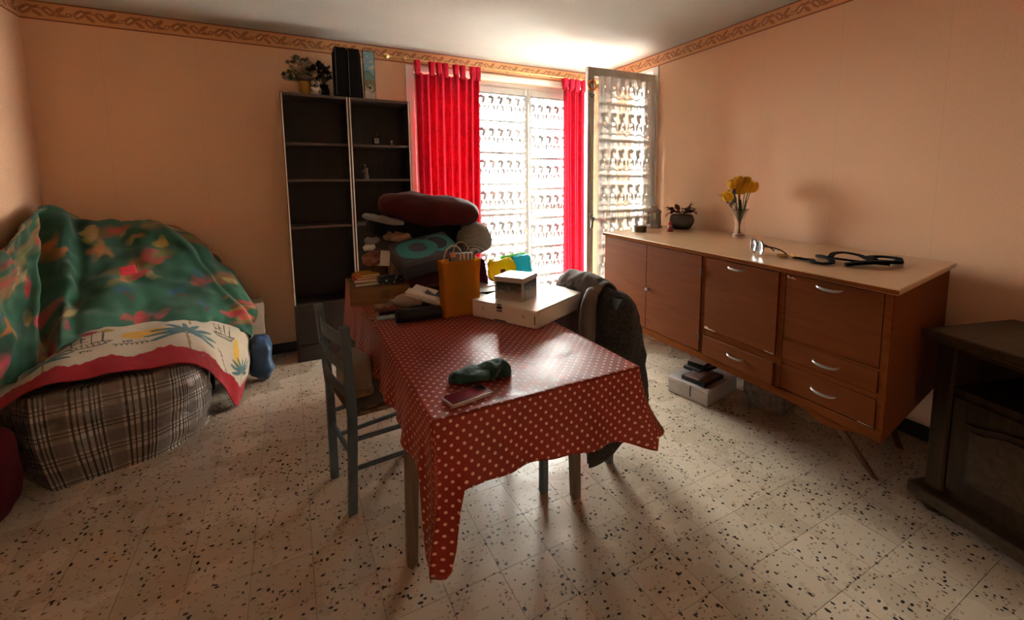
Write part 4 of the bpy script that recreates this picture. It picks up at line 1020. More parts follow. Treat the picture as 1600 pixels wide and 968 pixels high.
# large white carton with a tuck lid
cb = thing('white_carton', 'large flat white box overhanging the right side of the table', 'box', (1.058, 1.985, TT), math.radians(27))
bw, bd, bh = 0.47, 0.385, 0.083
obj('body', B(-bw/2, bw/2, -bd/2, bd/2, 0, bh-0.004, bev=0.004), m_card, cb); obj('lid', B(-bw/2-0.001, bw/2+0.001, -bd/2-0.001, bd/2+0.001, bh-0.004, bh, bev=0.003, seg=2), m_card, cb)
m_ink = M('black_print', (0.015, 0.015, 0.015), 0.6)
for z0, z1 in ((bh-0.022, bh-0.008), (bh-0.034, bh-0.028)): obj('mark', B(-bw/2-0.0022, -bw/2+0.002, 0.005, 0.035, z0, z1), m_ink, cb)
obj('mark', B(-bw/2-0.0022, -bw/2+0.002, 0.008, 0.032, bh-0.004, bh+0.0008), m_ink, cb)
obj('slot', B(-bw/2-0.0022, -bw/2+0.002, -0.02, 0.05, 0.004, 0.009), m_ink, cb); obj('slot', B(-bw/2-0.0022, -bw/2+0.002, -bd/2+0.008, -bd/2+0.011, 0.02, 0.06), m_ink, cb)
for y in (-0.12, 0.12): obj('tab_press', LT([(0, 0), (0.007, 0), (0.006, 0.002), (0, 0.0025)], 12), M('pressed_card', (0.52, 0.44, 0.36), 0.6), cb, (-bw/2-0.001, y, 0.048), (0, -PI/2, 0))
# small printed box with picture panels
sbx = thing('picture_box', 'small grey box with dark picture panels on the white carton', 'box', (0.968, 1.975, TT+bh+0.001), math.radians(36))
w2 = 0.155; h2 = 0.115
obj('body', B(-w2/2, w2/2, -w2/2, w2/2, 0, h2-0.02, bev=0.002), M('taupe_card', (0.40, 0.34, 0.29), 0.5, var=0.05), sbx)
obj('lid', B(-w2/2-0.002, w2/2+0.002, -w2/2-0.002, w2/2+0.002, h2-0.022, h2, bev=0.002), M('pale_taupe_card', (0.47, 0.41, 0.36), 0.45, var=0.06), sbx)
def picture_panel():
    m, nt, b = nodes('picture_print'); uv = nn(nt, 'ShaderNodeUVMap'); uv.uv_map = 'UVMap'; sp = nn(nt, 'ShaderNodeSeparateXYZ'); nt.links.new(uv.outputs[0], sp.inputs[0])
    nz = nn(nt, 'ShaderNodeTexNoise'); nz.inputs['Scale'].default_value = 7; nz.inputs['Detail'].default_value = 5; nz.inputs['Distortion'].default_value = 1; nt.links.new(uv.outputs[0], nz.inputs[0])
    c = ramp(nt, sp.outputs[1], [(0.0, (0.33, 0.26, 0.20)), (0.35, (0.22, 0.18, 0.14)), (0.62, (0.05, 0.05, 0.05)), (1.0, (0.02, 0.025, 0.025))])
    k = math_n(nt, 'MULTIPLY', math_n(nt, 'GREATER_THAN', nz.outputs[0], 0.58), math_n(nt, 'MULTIPLY', math_n(nt, 'GREATER_THAN', sp.outputs[1], 0.4), math_n(nt, 'LESS_THAN', sp.outputs[1], 0.75)))
    nt.links.new(mixc(nt, math_n(nt, 'MULTIPLY', k, 0.6), c, (0.35, 0.36, 0.33)), b.inputs['Base Color']); b.inputs['Roughness'].default_value = 0.35
    return m
m_pic = picture_panel()
for a in (0, 1):
    P = np.zeros((2, 2, 3)); UV = np.zeros((2, 2, 2))
    for i in range(2):
        for j in range(2): P[i, j] = (-0.068+0.136*i, -w2/2-0.0012, 0.008+(h2-0.034)*j); UV[i, j] = (i, j)
    o = gridmesh('picture', P, m_pic, sbx, uv=UV, smooth=False, solid=0.0008); o.rotation_euler = (0, 0, -PI/2*a)
# yellow paper bag with cord handles
m_yel = M('yellow_paper', (0.80, 0.42, 0.022), 0.55, var=0.08, scale=12, bump=0.25, bscale=18)
nt = m_yel.node_tree; tl_ = nn(nt, 'ShaderNodeBsdfTranslucent'); mx_ = nn(nt, 'ShaderNodeMixShader'); mx_.inputs[0].default_value = 0.68
pb_ = nt.nodes['Principled BSDF']; nt.links.new(pb_.inputs['Base Color'].links[0].from_socket, tl_.inputs[0]); nt.links.new(pb_.outputs[0], mx_.inputs[1]); nt.links.new(tl_.outputs[0], mx_.inputs[2]); nt.links.new(mx_.outputs[0], nt.nodes['Material Output'].inputs[0])
yb = thing('yellow_paper_bag', 'yellow paper carrier bag with cord handles standing on the table', 'bag', (0.722, 2.115, TT), math.radians(-4))
def bag_body():
    bw_, bd_, hh = 0.182, 0.095, 0.275; nz_, nl = 24, 17
    ring = []
    for (x, y) in ((-1, -1), (1, -1), (1, 1), (-1, 1)): ring.append((x*bw_/2, y*bd_/2))
    loop = []
    for a, b_ in zip(ring, ring[1:]+ring[:1]):
        for k in range(8): t = k/8; loop.append((a[0]+(b_[0]-a[0])*t, a[1]+(b_[1]-a[1])*t))
    loop.append(loop[0]); P = np.zeros((len(loop), nz_, 3))
    for i, (x, y) in enumerate(loop):
        for j in range(nz_):
            t = j/(nz_-1); side = abs(x) > bw_/2-1e-4
            px = x*(1.0+0.07*t-0.05*math.sin(t*PI)*(1 if side else 0)); py = y*(1-0.15*t*(1 if not side else 0.4))
            if side and abs(y) < bd_/2-1e-3: px *= 1-0.10*math.sin(PI*t)-0.04*t
            py += 0.004*noise.noise(Vector((x*20, y*20, t*4+3)))*(1-t*0.5); px += 0.004*noise.noise(Vector((t*5, y*9, 1)))
            P[i, j] = (px, py, hh*t+(0.006*x/bw_ if j == nz_-1 else 0))
    gridmesh('paper_body', P, m_yel, yb, solid=0.0012, smooth=True)
    obj('base', B(-bw_/2+0.003, bw_/2-0.003, -bd_/2+0.003, bd_/2-0.003, 0.0, 0.003), m_yel, yb)
    obj('top_fold', B(-bw_/2*1.06+0.03, bw_/2*1.06-0.035, -bd_/2*0.86-0.0035, -bd_/2*0.86-0.0015, hh-0.055, hh-0.004), m_yel, yb)
    cord = M('tan_cord', (0.50, 0.36, 0.24), 0.8)
    for k, (y, cx_, tl) in enumerate(((-bd_/2*0.8, -0.035, 0.0), (bd_/2*0.8, 0.03, 0.03))):
        pts = [(cx_-0.048, y, hh-0.03), (cx_-0.046, y+tl*0.3, hh+0.03), (cx_-0.02, y+tl, hh+0.072), (cx_+0.015, y+tl, hh+0.072), (cx_+0.044, y+tl*0.3, hh+0.03), (cx_+0.05, y, hh-0.03)]
        obj('handle', TB([tuple(p) for p in catmull(pts, 20)], 0.0028, 6), cord, yb)
bag_body()
wrap = thing('wrapped_bundle', 'grey striped wrapped bundle poking out of the yellow bag', 'package', (0.735, 2.118, TT+0.006), math.radians(-10))
mw_g = M('grey_foil', (0.16, 0.15, 0.13), 0.35, metal=0.3, var=0.5, scale=25); mw_s = M('pale_stripe', (0.60, 0.55, 0.46), 0.5)
obj('package_body', B(-0.060, 0.062, -0.028, 0.028, 0.0, 0.300, bev=0.006), mw_g, wrap)
for k in range(4): obj('stripe', B(-0.012+k*0.019, -0.004+k*0.019, -0.031, -0.0265, 0.262, 0.302, mw=Matrix.Shear('XY', 4, (0, 0)) if False else None), mw_s, wrap)
obj('orange_corner', B(-0.058, -0.03, -0.0305, -0.02, 0.285, 0.303), M('orange_paper', (0.55, 0.22, 0.05), 0.6), wrap)
# black roll lying in front
rl = thing('black_roll', 'matt black cylindrical roll lying in front of the yellow bag', 'roll', (0.512, 2.105, TT+0.031), (0, PI/2, math.radians(-5)))
obj('roll_body', LT([(0, -0.108), (0.027, -0.108), (0.031, -0.103), (0.031, 0.103), (0.027, 0.108), (0, 0.108)], 28), m_blackp, rl, smooth=False); obj('end_seam', LT([(0.031, -0.092), (0.0318, -0.0915), (0.0318, -0.0895), (0.031, -0.089)], 28), m_black, rl)
# wooden wine box
m_pine = M_wood('pale_box_wood', (0.22, 0.115, 0.042), (0.32, 0.175, 0.07), 0.5, axis=0)
wb_ = thing('wooden_box', 'low plain wooden box at the left side of the table', 'box', (0.445, 2.605, TT), math.radians(-7))
obj('body', B(-0.18, 0.18, -0.11, 0.11, 0, 0.088, bev=0.002), m_pine, wb_); obj('lid', B(-0.18, 0.18, -0.11, 0.11, 0.0885, 0.097, bev=0.002), m_pine, wb_)
m_stamp = M('burnt_stamp', (0.08, 0.04, 0.02), 0.7)
bm = NB()
for (x0, x1, z0, z1) in ((-0.02, 0.02, 0.068, 0.071), (-0.02, 0.02, 0.031, 0.034), (-0.02, -0.017, 0.034, 0.068), (0.017, 0.02, 0.034, 0.068), (-0.012, 0.012, 0.058, 0.061), (-0.012, 0.012, 0.049, 0.052), (-0.012, 0.012, 0.040, 0.043)): box(bm, x0, x1, -0.1108, -0.1095, z0, z1)
obj('stamp', bm, m_stamp, wb_)
ZB = TT+0.0985
# children's books beside the left end of the wooden box
def book(label, loc, rz, w, d, t, col, tilt=0.0, group=None):
    b = thing('book', label, 'book', loc, (tilt, 0, rz), group); mc = M('cover_'+label[:24], col, 0.45, var=0.12)
    bm = NB(); box(bm, -w/2, w/2, -d/2, d/2, 0, 0.0018); box(bm, -w/2, w/2, -d/2, d/2, t-0.0018, t); box(bm, -w/2, -w/2+0.002, -d/2, d/2, 0.0018, t-0.0018)
    obj('cover', bm, mc, b); obj('pages', B(-w/2+0.002, w/2-0.004, -d/2+0.003, d/2-0.003, 0.0018, t-0.0018), m_paper, b); return b
zz = ZB
for lb, col, t, dx, rz, w, d in (('green book at the bottom of the small stack on the wooden box', (0.10, 0.16, 0.06), 0.016, 0.0, 5, 0.14, 0.19), ('red picture book in the small stack on the wooden box', (0.52, 0.06, 0.05), 0.017, 0.006, -2, 0.13, 0.17), ('orange book in the small stack on the wooden box', (0.58, 0.22, 0.04), 0.010, 0.012, 3, 0.12, 0.16), ('yellow notebook on top of the small stack on the wooden box', (0.62, 0.36, 0.04), 0.010, 0.018, 8, 0.10, 0.14)):
    book(lb, (0.345+dx, 2.635, zz), math.radians(rz), w, d, t, col, group='books on the wooden box'); zz += t+0.0006
# black pouch with white dots
def dotpouch():
    m, nt, b = nodes('black_dotted'); tc = nn(nt, 'ShaderNodeTexCoord'); v = nn(nt, 'ShaderNodeTexVoronoi'); v.inputs['Scale'].default_value = 42; nt.links.new(tc.outputs['Object'], v.inputs[0])
    nt.links.new(mixc(nt, math_n(nt, 'LESS_THAN', v.outputs['Distance'], 0.30), (0.010, 0.010, 0.012), (0.45, 0.44, 0.40)), b.inputs['Base Color']); b.inputs['Roughness'].default_value = 0.35
    return m
dp = thing('dotted_pouch', 'small black pouch with white dots on the wooden box', 'pouch', (0.475, 2.555, ZB), math.radians(3))
obj('pouch_body', soft(0.15, 0.075, 0.045, e=0.45, amp=0.005, freq=20, n=32, m=16), dotpouch(), dp, smooth=True); obj('zip', TB([(-0.065, 0, 0.0455), (0, 0, 0.0475), (0.065, 0, 0.0455)], 0.002, 6), m_steel, dp)
# small brown bag with a round handle
bb = thing('brown_handbag', 'small reddish brown handbag with a hoop handle by the books', 'bag', (0.455, 2.67, ZB), math.radians(6))
m_leather = M('brown_leather', (0.085, 0.026, 0.014), 0.4, var=0.35, scale=18)
obj('bag_body', soft(0.135, 0.07, 0.088, e=0.45, amp=0.006, freq=14), m_leather, bb, smooth=True)
obj('handle', TB([tuple(p) for p in catmull([(-0.045, -0.02, 0.075), (-0.042, -0.03, 0.105), (0, -0.036, 0.122), (0.042, -0.03, 0.105), (0.045, -0.02, 0.075)], 18)], 0.004, 8), m_leather, bb)
obj('lining', soft(0.10, 0.05, 0.03, e=0.6), M('cream_lining', (0.42, 0.36, 0.26), 0.8), bb, (0, 0, 0.072), smooth=True)
# black holdall that carries the rest of the pile
hd = thing('black_holdall', 'large black holdall at the bottom of the pile on the table', 'bag', (0.735, 2.80, TT), math.radians(-4))
obj('bag_body', soft(0.60, 0.40, 0.235, e=0.38, amp=0.012, freq=8, seed=3), m_black, hd, smooth=True)
for y in (-0.1, 0.1): obj('strap', TB([tuple(p) for p in catmull([(-0.12, y-0.13*(1 if y < 0 else -0.7), 0.12), (-0.12, y, 0.232), (0.0, y, 0.243), (0.12, y, 0.232), (0.12, y-0.13*(1 if y < 0 else -0.7), 0.12)], 20)], 0.009, 8), m_black, hd)
ZH = TT+0.235
# shoe box with turquoise rings
sh = thing('shoe_box', 'dark shoe box with turquoise rings on its lid propped on the pile', 'box', (0.665, 2.53, TT+0.205), (math.radians(21), math.radians(-8), math.radians(9)))
m_navy = M('charcoal_card', (0.030, 0.030, 0.038), 0.55, var=0.15); m_teal = M('turquoise_print', (0.055, 0.30, 0.32), 0.5, var=0.06); m_slate = M('slate_lid', (0.075, 0.070, 0.088), 0.55, var=0.08)
obj('body', B(-0.165, 0.165, -0.11, 0.11, -0.01, 0.095, bev=0.003), m_navy, sh); obj('lid', B(-0.168, 0.168, -0.113, 0.113, 0.072, 0.102, bev=0.003), m_slate, sh)
def ringprint(x, y, rx, ry, ix, iy, name='ring_print', ox=0.0, oy=0.0):
    bm = NB(); n = 40
    cl = lambda p: (max(-0.164, min(0.164, p[0])), max(-0.109, min(0.109, p[1])))
    a = [bm.verts.new((*cl((x+rx*math.cos(2*PI*k/n), y+ry*math.sin(2*PI*k/n))), 0.1030)) for k in range(n)]; b_ = [bm.verts.new((*cl((x+ox+ix*math.cos(2*PI*k/n), y+oy+iy*math.sin(2*PI*k/n))), 0.1030)) for k in range(n)]
    for k in range(n): bm.faces.new((a[k], a[(k+1) % n], b_[(k+1) % n], b_[k]))
    obj(name, bm, m_teal, sh)
ringprint(-0.055, -0.005, 0.118, 0.100, 0.052, 0.048, ox=0.012, oy=0.012); ringprint(0.085, 0.0, 0.085, 0.095, 0.055, 0.070, ox=-0.012, oy=0.01)
# burgundy cushion on top
m_burg = M('burgundy_velvet', (0.070, 0.011, 0.011), 0.85, var=0.25, scale=6, sheen=0.04, bump=0.3, bscale=25, spec=0.15)
def cushion(sx, sy, sz):
    n = 56; P = np.zeros((2, n, n)); bm = NB(); top = []; bot = []
    for i in range(n):
        rt, rb = [], []
        for j in range(n):
            u, v = -1+2*i/(n-1), -1+2*j/(n-1)
            x = u*(1-0.10*(1-v*v)**1.0*0+0.0)*sx/2*(1-0.06*(1-abs(v))**2*0); y = v*sy/2
            pin = 1-0.09*(u*u*(1-v*v)**0.8); pin2 = 1-0.09*(v*v*(1-u*u)**0.8)
            h = sz/2*((1-u**4)*(1-v**4))**0.5
            w = 0.004*noise.noise(Vector((u*5, v*5, 2)))+0.012*noise.noise(Vector((u*2.2, v*2.2, 7)))*(1-max(abs(u), abs(v))**4)
            rt.append(bm.verts.new((x*pin, y*pin2, h+w))); rb.append(rt[-1] if i in (0, n-1) or j in (0, n-1) else bm.verts.new((x*pin, y*pin2, -h*0.75+w*0.4)))
        top.append(rt); bot.append(rb)
    for i in range(n-1):
        for j in range(n-1):
            bm.faces.new((top[i][j], top[i+1][j], top[i+1][j+1], top[i][j+1])); 
            q = (bot[i][j], bot[i][j+1], bot[i+1][j+1], bot[i+1][j])
            try: bm.faces.new(q)
            except ValueError: pass
    return bm
single('cushion', soft(0.62, 0.44, 0.185, e=0.74, amp=0.020, freq=7, n=64, m=32, seed=2, flat=False), m_burg, 'plump burgundy cushion on top of the pile on the table', 'cushion', (0.755, 2.78, 1.155), (math.radians(4), math.radians(7), math.radians(-5)), True)
# black folded jacket and rucksack layers under the cushion
single('folded_jacket', soft(0.52, 0.36, 0.10, e=0.42, amp=0.014, freq=9, seed=8), m_black, 'black folded jacket with grey fleece lining under the cushion', 'jacket', (0.655, 2.80, ZH+0.066), (0, math.radians(9), math.radians(4)), True)
single('grey_fleece', soft(0.22, 0.24, 0.035, e=0.6, amp=0.014, freq=12, seed=4), M('grey_fleece', (0.25, 0.22, 0.19), 0.95, var=0.2, sheen=0.2), 'grey fleece collar folded over the black jacket below the cushion', 'clothing', (0.47, 2.69, 1.180), (0, math.radians(14), 0), True)
single('black_shoulder_bag', soft(0.27, 0.13, 0.20, e=0.5, amp=0.012, freq=9, seed=6), m_black, 'slouching black shoulder bag behind the shoe box', 'bag', (0.81, 2.66, TT+0.205), (math.radians(-8), math.radians(14), math.radians(-6)), True)
o = bpy.data.objects['black_shoulder_bag']
obj('strap', TB([tuple(p) for p in catmull([(-0.16, -0.02, 0.15), (-0.13, -0.06, 0.24), (-0.06, -0.09, 0.285), (0.03, -0.09, 0.25), (0.06, -0.07, 0.17)], 20)], 0.0045, 6), M('dark_strap', (0.03, 0.018, 0.018), 0.6), o)
def knit():
    m, nt, b = nodes('grey_knit'); tc = nn(nt, 'ShaderNodeTexCoord'); wv = nn(nt, 'ShaderNodeTexWave', bands_direction='DIAGONAL'); wv.inputs['Scale'].default_value = 42; wv.inputs['Distortion'].default_value = 2; wv.inputs['Detail Scale'].default_value = 0.6; nt.links.new(tc.outputs['Object'], wv.inputs[0])
    nt.links.new(ramp(nt, wv.outputs[0], [(0.2, (0.11, 0.095, 0.08)), (0.8, (0.42, 0.39, 0.34))]), b.inputs['Base Color']); b.inputs['Roughness'].default_value = 0.95
    bp = nn(nt, 'ShaderNodeBump'); bp.inputs['Strength'].default_value = 0.6; bp.inputs['Distance'].default_value = 0.006; nt.links.new(wv.outputs[0], bp.inputs['Height']); nt.links.new(bp.outputs[0], b.inputs['Normal']); return m
single('knit_sweater', soft(0.20, 0.24, 0.19, e=0.65, amp=0.02, freq=9, seed=9), knit(), 'grey ribbed knit sweater spilling out at the right of the pile', 'sweater', (1.025, 2.64, TT+0.215), (0, math.radians(-22), math.radians(10)), True)
single('patterned_scarf', soft(0.26, 0.12, 0.075, e=0.6, amp=0.02, freq=12, seed=3), M('pink_scarf', (0.26, 0.07, 0.065), 0.9, var=0.5, scale=22, col2=(0.40, 0.20, 0.16)), 'crumpled dusty pink scarf above the brown handbag', 'scarf', (0.475, 2.70, TT+0.190), (0, math.radians(-8), 0), True)
single('kraft_bag', soft(0.12, 0.06, 0.14, e=0.4, amp=0.008, freq=14, seed=2), m_kraft, 'small brown kraft paper bag left of the dark shoe box', 'bag', (0.530, 2.625, TT+0.0985), (0, math.radians(8), math.radians(12)), True)
single('tan_glove', soft(0.15, 0.09, 0.05, e=0.7, amp=0.022, freq=22, seed=1), M('tan_suede', (0.30, 0.19, 0.11), 0.85, var=0.3), 'tan suede glove tucked under the black jacket', 'glove', (0.535, 2.62, 1.075), (0, math.radians(10), math.radians(8)), True)
single('tissue_wad', soft(0.07, 0.09, 0.035, e=0.7, amp=0.012, freq=30, seed=6), m_paper, 'crumpled white tissue at the left of the pink scarf', 'tissue', (0.395, 2.74, 1.02), None, True)
single('sock_roll', soft(0.08, 0.07, 0.04, e=0.7, amp=0.010, freq=30, seed=2), M('grey_sock', (0.28, 0.27, 0.26), 0.9, var=0.3), 'rolled pale grey sock above the tissue beside the jacket', 'sock', (0.415, 2.76, 1.055), None, True)
single('white_card', B(-0.026, 0.026, -0.001, 0.001, 0, 0.085), m_card, 'small white card leaning against the pile above the dotted pouch', 'card', (0.445, 2.565, TT+0.195), (math.radians(-14), math.radians(10), math.radians(6)))
# burgundy folder and papers
single('burgundy_folder', B(-0.13, 0.13, -0.09, 0.09, 0, 0.012, bev=0.002), M('burgundy_card', (0.075, 0.016, 0.028), 0.5), 'dark burgundy folder lying under the shoe box', 'folder', (0.655, 2.42, TT+0.118), (math.radians(10), 0, math.radians(4)))
single('olive_cloth', soft(0.18, 0.15, 0.085, e=0.55, amp=0.012, freq=14, seed=7), M('olive_cloth', (0.060, 0.055, 0.028), 0.9, var=0.3), 'dark olive cloth bundled behind the yellow bag', 'cloth', (0.675, 2.40, TT+0.012), None, True)
single('grey_tin', B(-0.11, 0.11, -0.06, 0.06, 0, 0.011, bev=0.003), M('dark_slate_card', (0.05, 0.05, 0.055), 0.5), 'thin dark slate folder flat beneath the papers', 'folder', (0.63, 2.36, TT), None)
for k, (lb, w, d, t, x, y, z, rx, ry, rz, mt) in enumerate((
    ('grey printed magazine at the bottom of the sloping papers', 0.20, 0.15, 0.008, 0.600, 2.285, 0.062, 6, 18, -24, m_paper2), ('white envelope in the sloping pile of papers', 0.19, 0.12, 0.004, 0.598, 2.290, 0.074, 6, 18, -30, m_paper),
    ('cream booklet near the top of the sloping papers', 0.15, 0.105, 0.005, 0.592, 2.285, 0.084, 10, 16, -36, m_card), ('white letter with a red stamp on top of the sloping papers', 0.125, 0.085, 0.0015, 0.583, 2.275, 0.096, 14, 14, -38, m_paper), ('dark blue leaflet sticking out of the sloping papers', 0.10, 0.07, 0.002, 0.640, 2.255, 0.083, 10, 16, -20, M('navy_print', (0.02, 0.025, 0.05), 0.5)))):
    t_ = thing('paper_sheet' if t < 0.003 else 'booklet', lb, 'paper', (x, y, TT+z), (math.radians(rx), math.radians(ry), math.radians(rz)), 'sloping papers on the table')
    if t > 0.003:
        obj('cover', B(-w/2, w/2, -d/2, d/2, 0, t), mt, t_); obj('pages', B(-w/2+0.002, w/2+0.001, -d/2+0.002, d/2-0.002, 0.0008, t-0.0008), m_paper, t_)
    else:
        obj('sheet', B(-w/2, w/2, -d/2, d/2, 0, t), mt, t_)
        if k == 3:
            ms = M('red_stamp_ink', (0.45, 0.10, 0.06), 0.7)
            for q in range(5): a = q*2*PI/5; obj('stamp_mark', TB([(0.01+0.012*math.cos(a), -0.005+0.012*math.sin(a), t), (0.01+0.012*math.cos(a+2.5), -0.005+0.012*math.sin(a+2.5), t)], 0.001, 4), ms, t_)
# clear plastic bottle with stopper, a jar and small things in front of the wooden box
def clear(name, col, rough, tr):
    m, nt, b = nodes(name); b.inputs['Base Color'].default_value = (*col, 1); b.inputs['Roughness'].default_value = rough; b.inputs['Transmission Weight'].default_value = tr; b.inputs['IOR'].default_value = 1.35
    return m
m_clear = clear('cloudy_plastic', (0.80, 0.72, 0.62), 0.25, 0.55)
bo = thing('plastic_bottle', 'cloudy plastic bottle lying on its side in front of the wooden box', 'bottle', (0.535, 2.345, TT+0.040), (0, -PI/2, math.radians(-10)))
obj('bottle_body', LT([(0, -0.095), (0.034, -0.095), (0.039, -0.085), (0.039, -0.012), (0.035, -0.004), (0.039, 0.004), (0.039, 0.045), (0.028, 0.075), (0.014, 0.092), (0.013, 0.115), (0, 0.115)], 24), m_clear, bo, smooth=True)
obj('label_band', LT([(0.0395, -0.094), (0.040, -0.09), (0.040, -0.055), (0.0395, -0.05)], 24), M('dark_label', (0.03, 0.025, 0.025), 0.5), bo, smooth=True)
obj('wire_clip', TB([(0.016*math.cos(a), 0.016*math.sin(a), 0.10) for a in [k*2*PI/14 for k in range(14)]], 0.003, 6, True), m_steel, bo)
st_ = thing('cork_stopper', 'pale cork stopper with steel swing clip by the bottle neck', 'stopper', (0.385, 2.375, TT+0.017), (0, -PI/2, math.radians(-6)))
obj('cork', LT([(0, -0.03), (0.0145, -0.03), (0.017, -0.02), (0.017, 0.026), (0.0155, 0.03), (0, 0.03)], 18), M('cork', (0.36, 0.26, 0.16), 0.8, var=0.25, scale=40), st_, smooth=True); obj('clip', TB([tuple(p) for p in catmull([(0.0, 0.017, -0.02), (0.02, 0.01, -0.05), (0.02, -0.01, -0.062), (0.0, -0.017, -0.03)], 14)], 0.003, 6), m_steel, st_)
kn = thing('folding_knife', 'dark folding knife with a tan tip beside the blue cloth', 'knife', (0.37, 2.275, TT+0.008), math.radians(4))
obj('handle', soft(0.13, 0.024, 0.018, e=0.6), m_blackp, kn, (0.045, 0, -0.008), smooth=True); obj('blade', PR([(-0.02, -0.009), (-0.10, -0.003), (-0.115, 0.004), (-0.02, 0.010)], -0.002, 0.002), M('tan_sheath', (0.42, 0.20, 0.09), 0.5), kn); obj('ferrule', B(-0.026, -0.014, -0.012, 0.012, -0.007, 0.011, bev=0.003), m_steel, kn)
mk_ = thing('cloth_mask', 'folded pale blue cloth mask with white loops at the table edge', 'mask', (0.398, 2.205, TT), math.radians(-4))
obj('fabric', soft(0.13, 0.04, 0.014, e=0.5, amp=0.003, freq=30), M('pale_blue_cloth', (0.28, 0.38, 0.40), 0.85), mk_, smooth=True)
m_string = M('white_elastic', (0.55, 0.48, 0.40), 0.8)
obj('ear_loop', TB([tuple(p) for p in catmull([(-0.06, -0.012, 0.006), (-0.082, -0.05, 0.004), (-0.078, -0.10, 0.004), (-0.066, -0.07, 0.004), (-0.055, -0.012, 0.008)], 22)], 0.0014, 5), m_string, mk_); obj('ear_loop', TB([tuple(p) for p in catmull([(0.05, -0.012, 0.006), (0.02, -0.04, 0.004), (0.03, -0.075, 0.004), (0.06, -0.07, 0.004), (0.07, -0.04, 0.004)], 22)], 0.0014, 5), m_string, mk_)
single('beige_strap', TB([tuple(p) for p in catmull([(0.292, 2.33, TT+0.008), (0.30, 2.27, TT+0.008), (0.315, 2.235, TT+0.008), (0.345, 2.235, TT+0.008)], 16)], 0.010, 8), M('beige_net', (0.30, 0.17, 0.11), 0.9, var=0.3, scale=60), 'beige net strap curled over the left table edge', 'strap')
# smartphone and green cloth
ph = thing('smartphone', 'smartphone in a pale case lying face up near the table front', 'phone', (0.447, 1.262, TT), math.radians(10))
obj('case', PR(rrect(0.142, 0.072, 0.010), 0, 0.0095), M('pink_case', (0.52, 0.42, 0.40), 0.35), ph); obj('screen', PR(rrect(0.135, 0.065, 0.008), 0.0095, 0.0102), M('phone_glass', (0.030, 0.012, 0.018), 0.12, var=0.3), ph)
for k in range(2): obj('side_button', B(-0.03+k*0.03, -0.012+k*0.03, -0.0368, -0.0355, 0.003, 0.006), m_steel, ph)
m_green = M('dark_green_cloth', (0.010, 0.060, 0.045), 0.9, var=0.4, scale=14, sheen=0.2, bump=0.5, bscale=70)
def rag():
    A = np.array([[0.435, 1.402], [0.475, 1.375], [0.52, 1.365], [0.56, 1.37], [0.60, 1.36], [0.63, 1.335]]); n, k = 60, 30
    c = catmull(A, n); d = np.gradient(c, axis=0); d /= np.linalg.norm(d, axis=1, keepdims=True); nrm = np.stack([-d[:, 1], d[:, 0]], 1)
    P = np.zeros((n, k+1, 3))
    for i in range(n):
        t = i/(n-1); w = (0.020+0.026*math.sin(PI*min(1, t*1.1+0.05))**0.7+0.012*t)*(1 if t < 0.97 else 0.8); h = 0.017+0.013*t
        tp = min(1, (0.02+t)/0.10, (1.02-t)/0.16)**0.6; w *= tp; h *= 0.35+0.65*tp
        for j in range(k+1):
            a = 2*PI*j/k; r = 1+0.45*noise.noise(Vector((t*6+math.cos(a)*1.4, math.sin(a)*1.4+t*2, t*3)))+0.16*math.sin(3*a+t*16)
            z = max(0.0, h*0.8+math.sin(a)*h*r); P[i, j] = (*(c[i]+nrm[i]*math.cos(a)*w*r), TT+z)
        P[i, k] = P[i, 0]
    tag(gridmesh('green_cloth', P, m_green), 'crumpled dark green cloth behind the smartphone on the table', 'cloth')
rag()
# right hand far side: purple binder, papers, wallet, folded bag
single('purple_binder', B(-0.004, 0.004, -0.10, 0.10, 0, 0.19, bev=0.002), M('purple_card', (0.13, 0.030, 0.085), 0.5), 'purple binder standing behind the yellow bag', 'binder', (1.035, 2.62, TT), (0, math.radians(-9), math.radians(8)))
for k, (lb, x, y, z, rz, mt, w, d, t) in enumerate((('pink and white leaflet on the papers right of the yellow bag', 0.985, 2.52, 0.030, 12, M('pink_print', (0.55, 0.34, 0.30), 0.5, var=0.3, scale=20), 0.17, 0.12, 0.003), ('white paper sheet right of the yellow bag under the leaflet', 0.955, 2.44, 0.026, -8, m_paper, 0.21, 0.15, 0.002), ('crumpled white paper between the yellow bag and the white carton', 0.885, 2.30, 0.0, 20, m_paper, 0.15, 0.12, 0.02))):
    single('paper_sheet', B(-w/2, w/2, -d/2, d/2, 0, t), mt, lb, 'paper', (x, y, TT+z), math.radians(rz))
single('black_wallet', B(-0.09, 0.09, -0.06, 0.06, 0, 0.024, bev=0.006, seg=2), m_blackp, 'black wallet under the papers right of the yellow bag', 'wallet', (0.975, 2.43, TT), math.radians(-15))
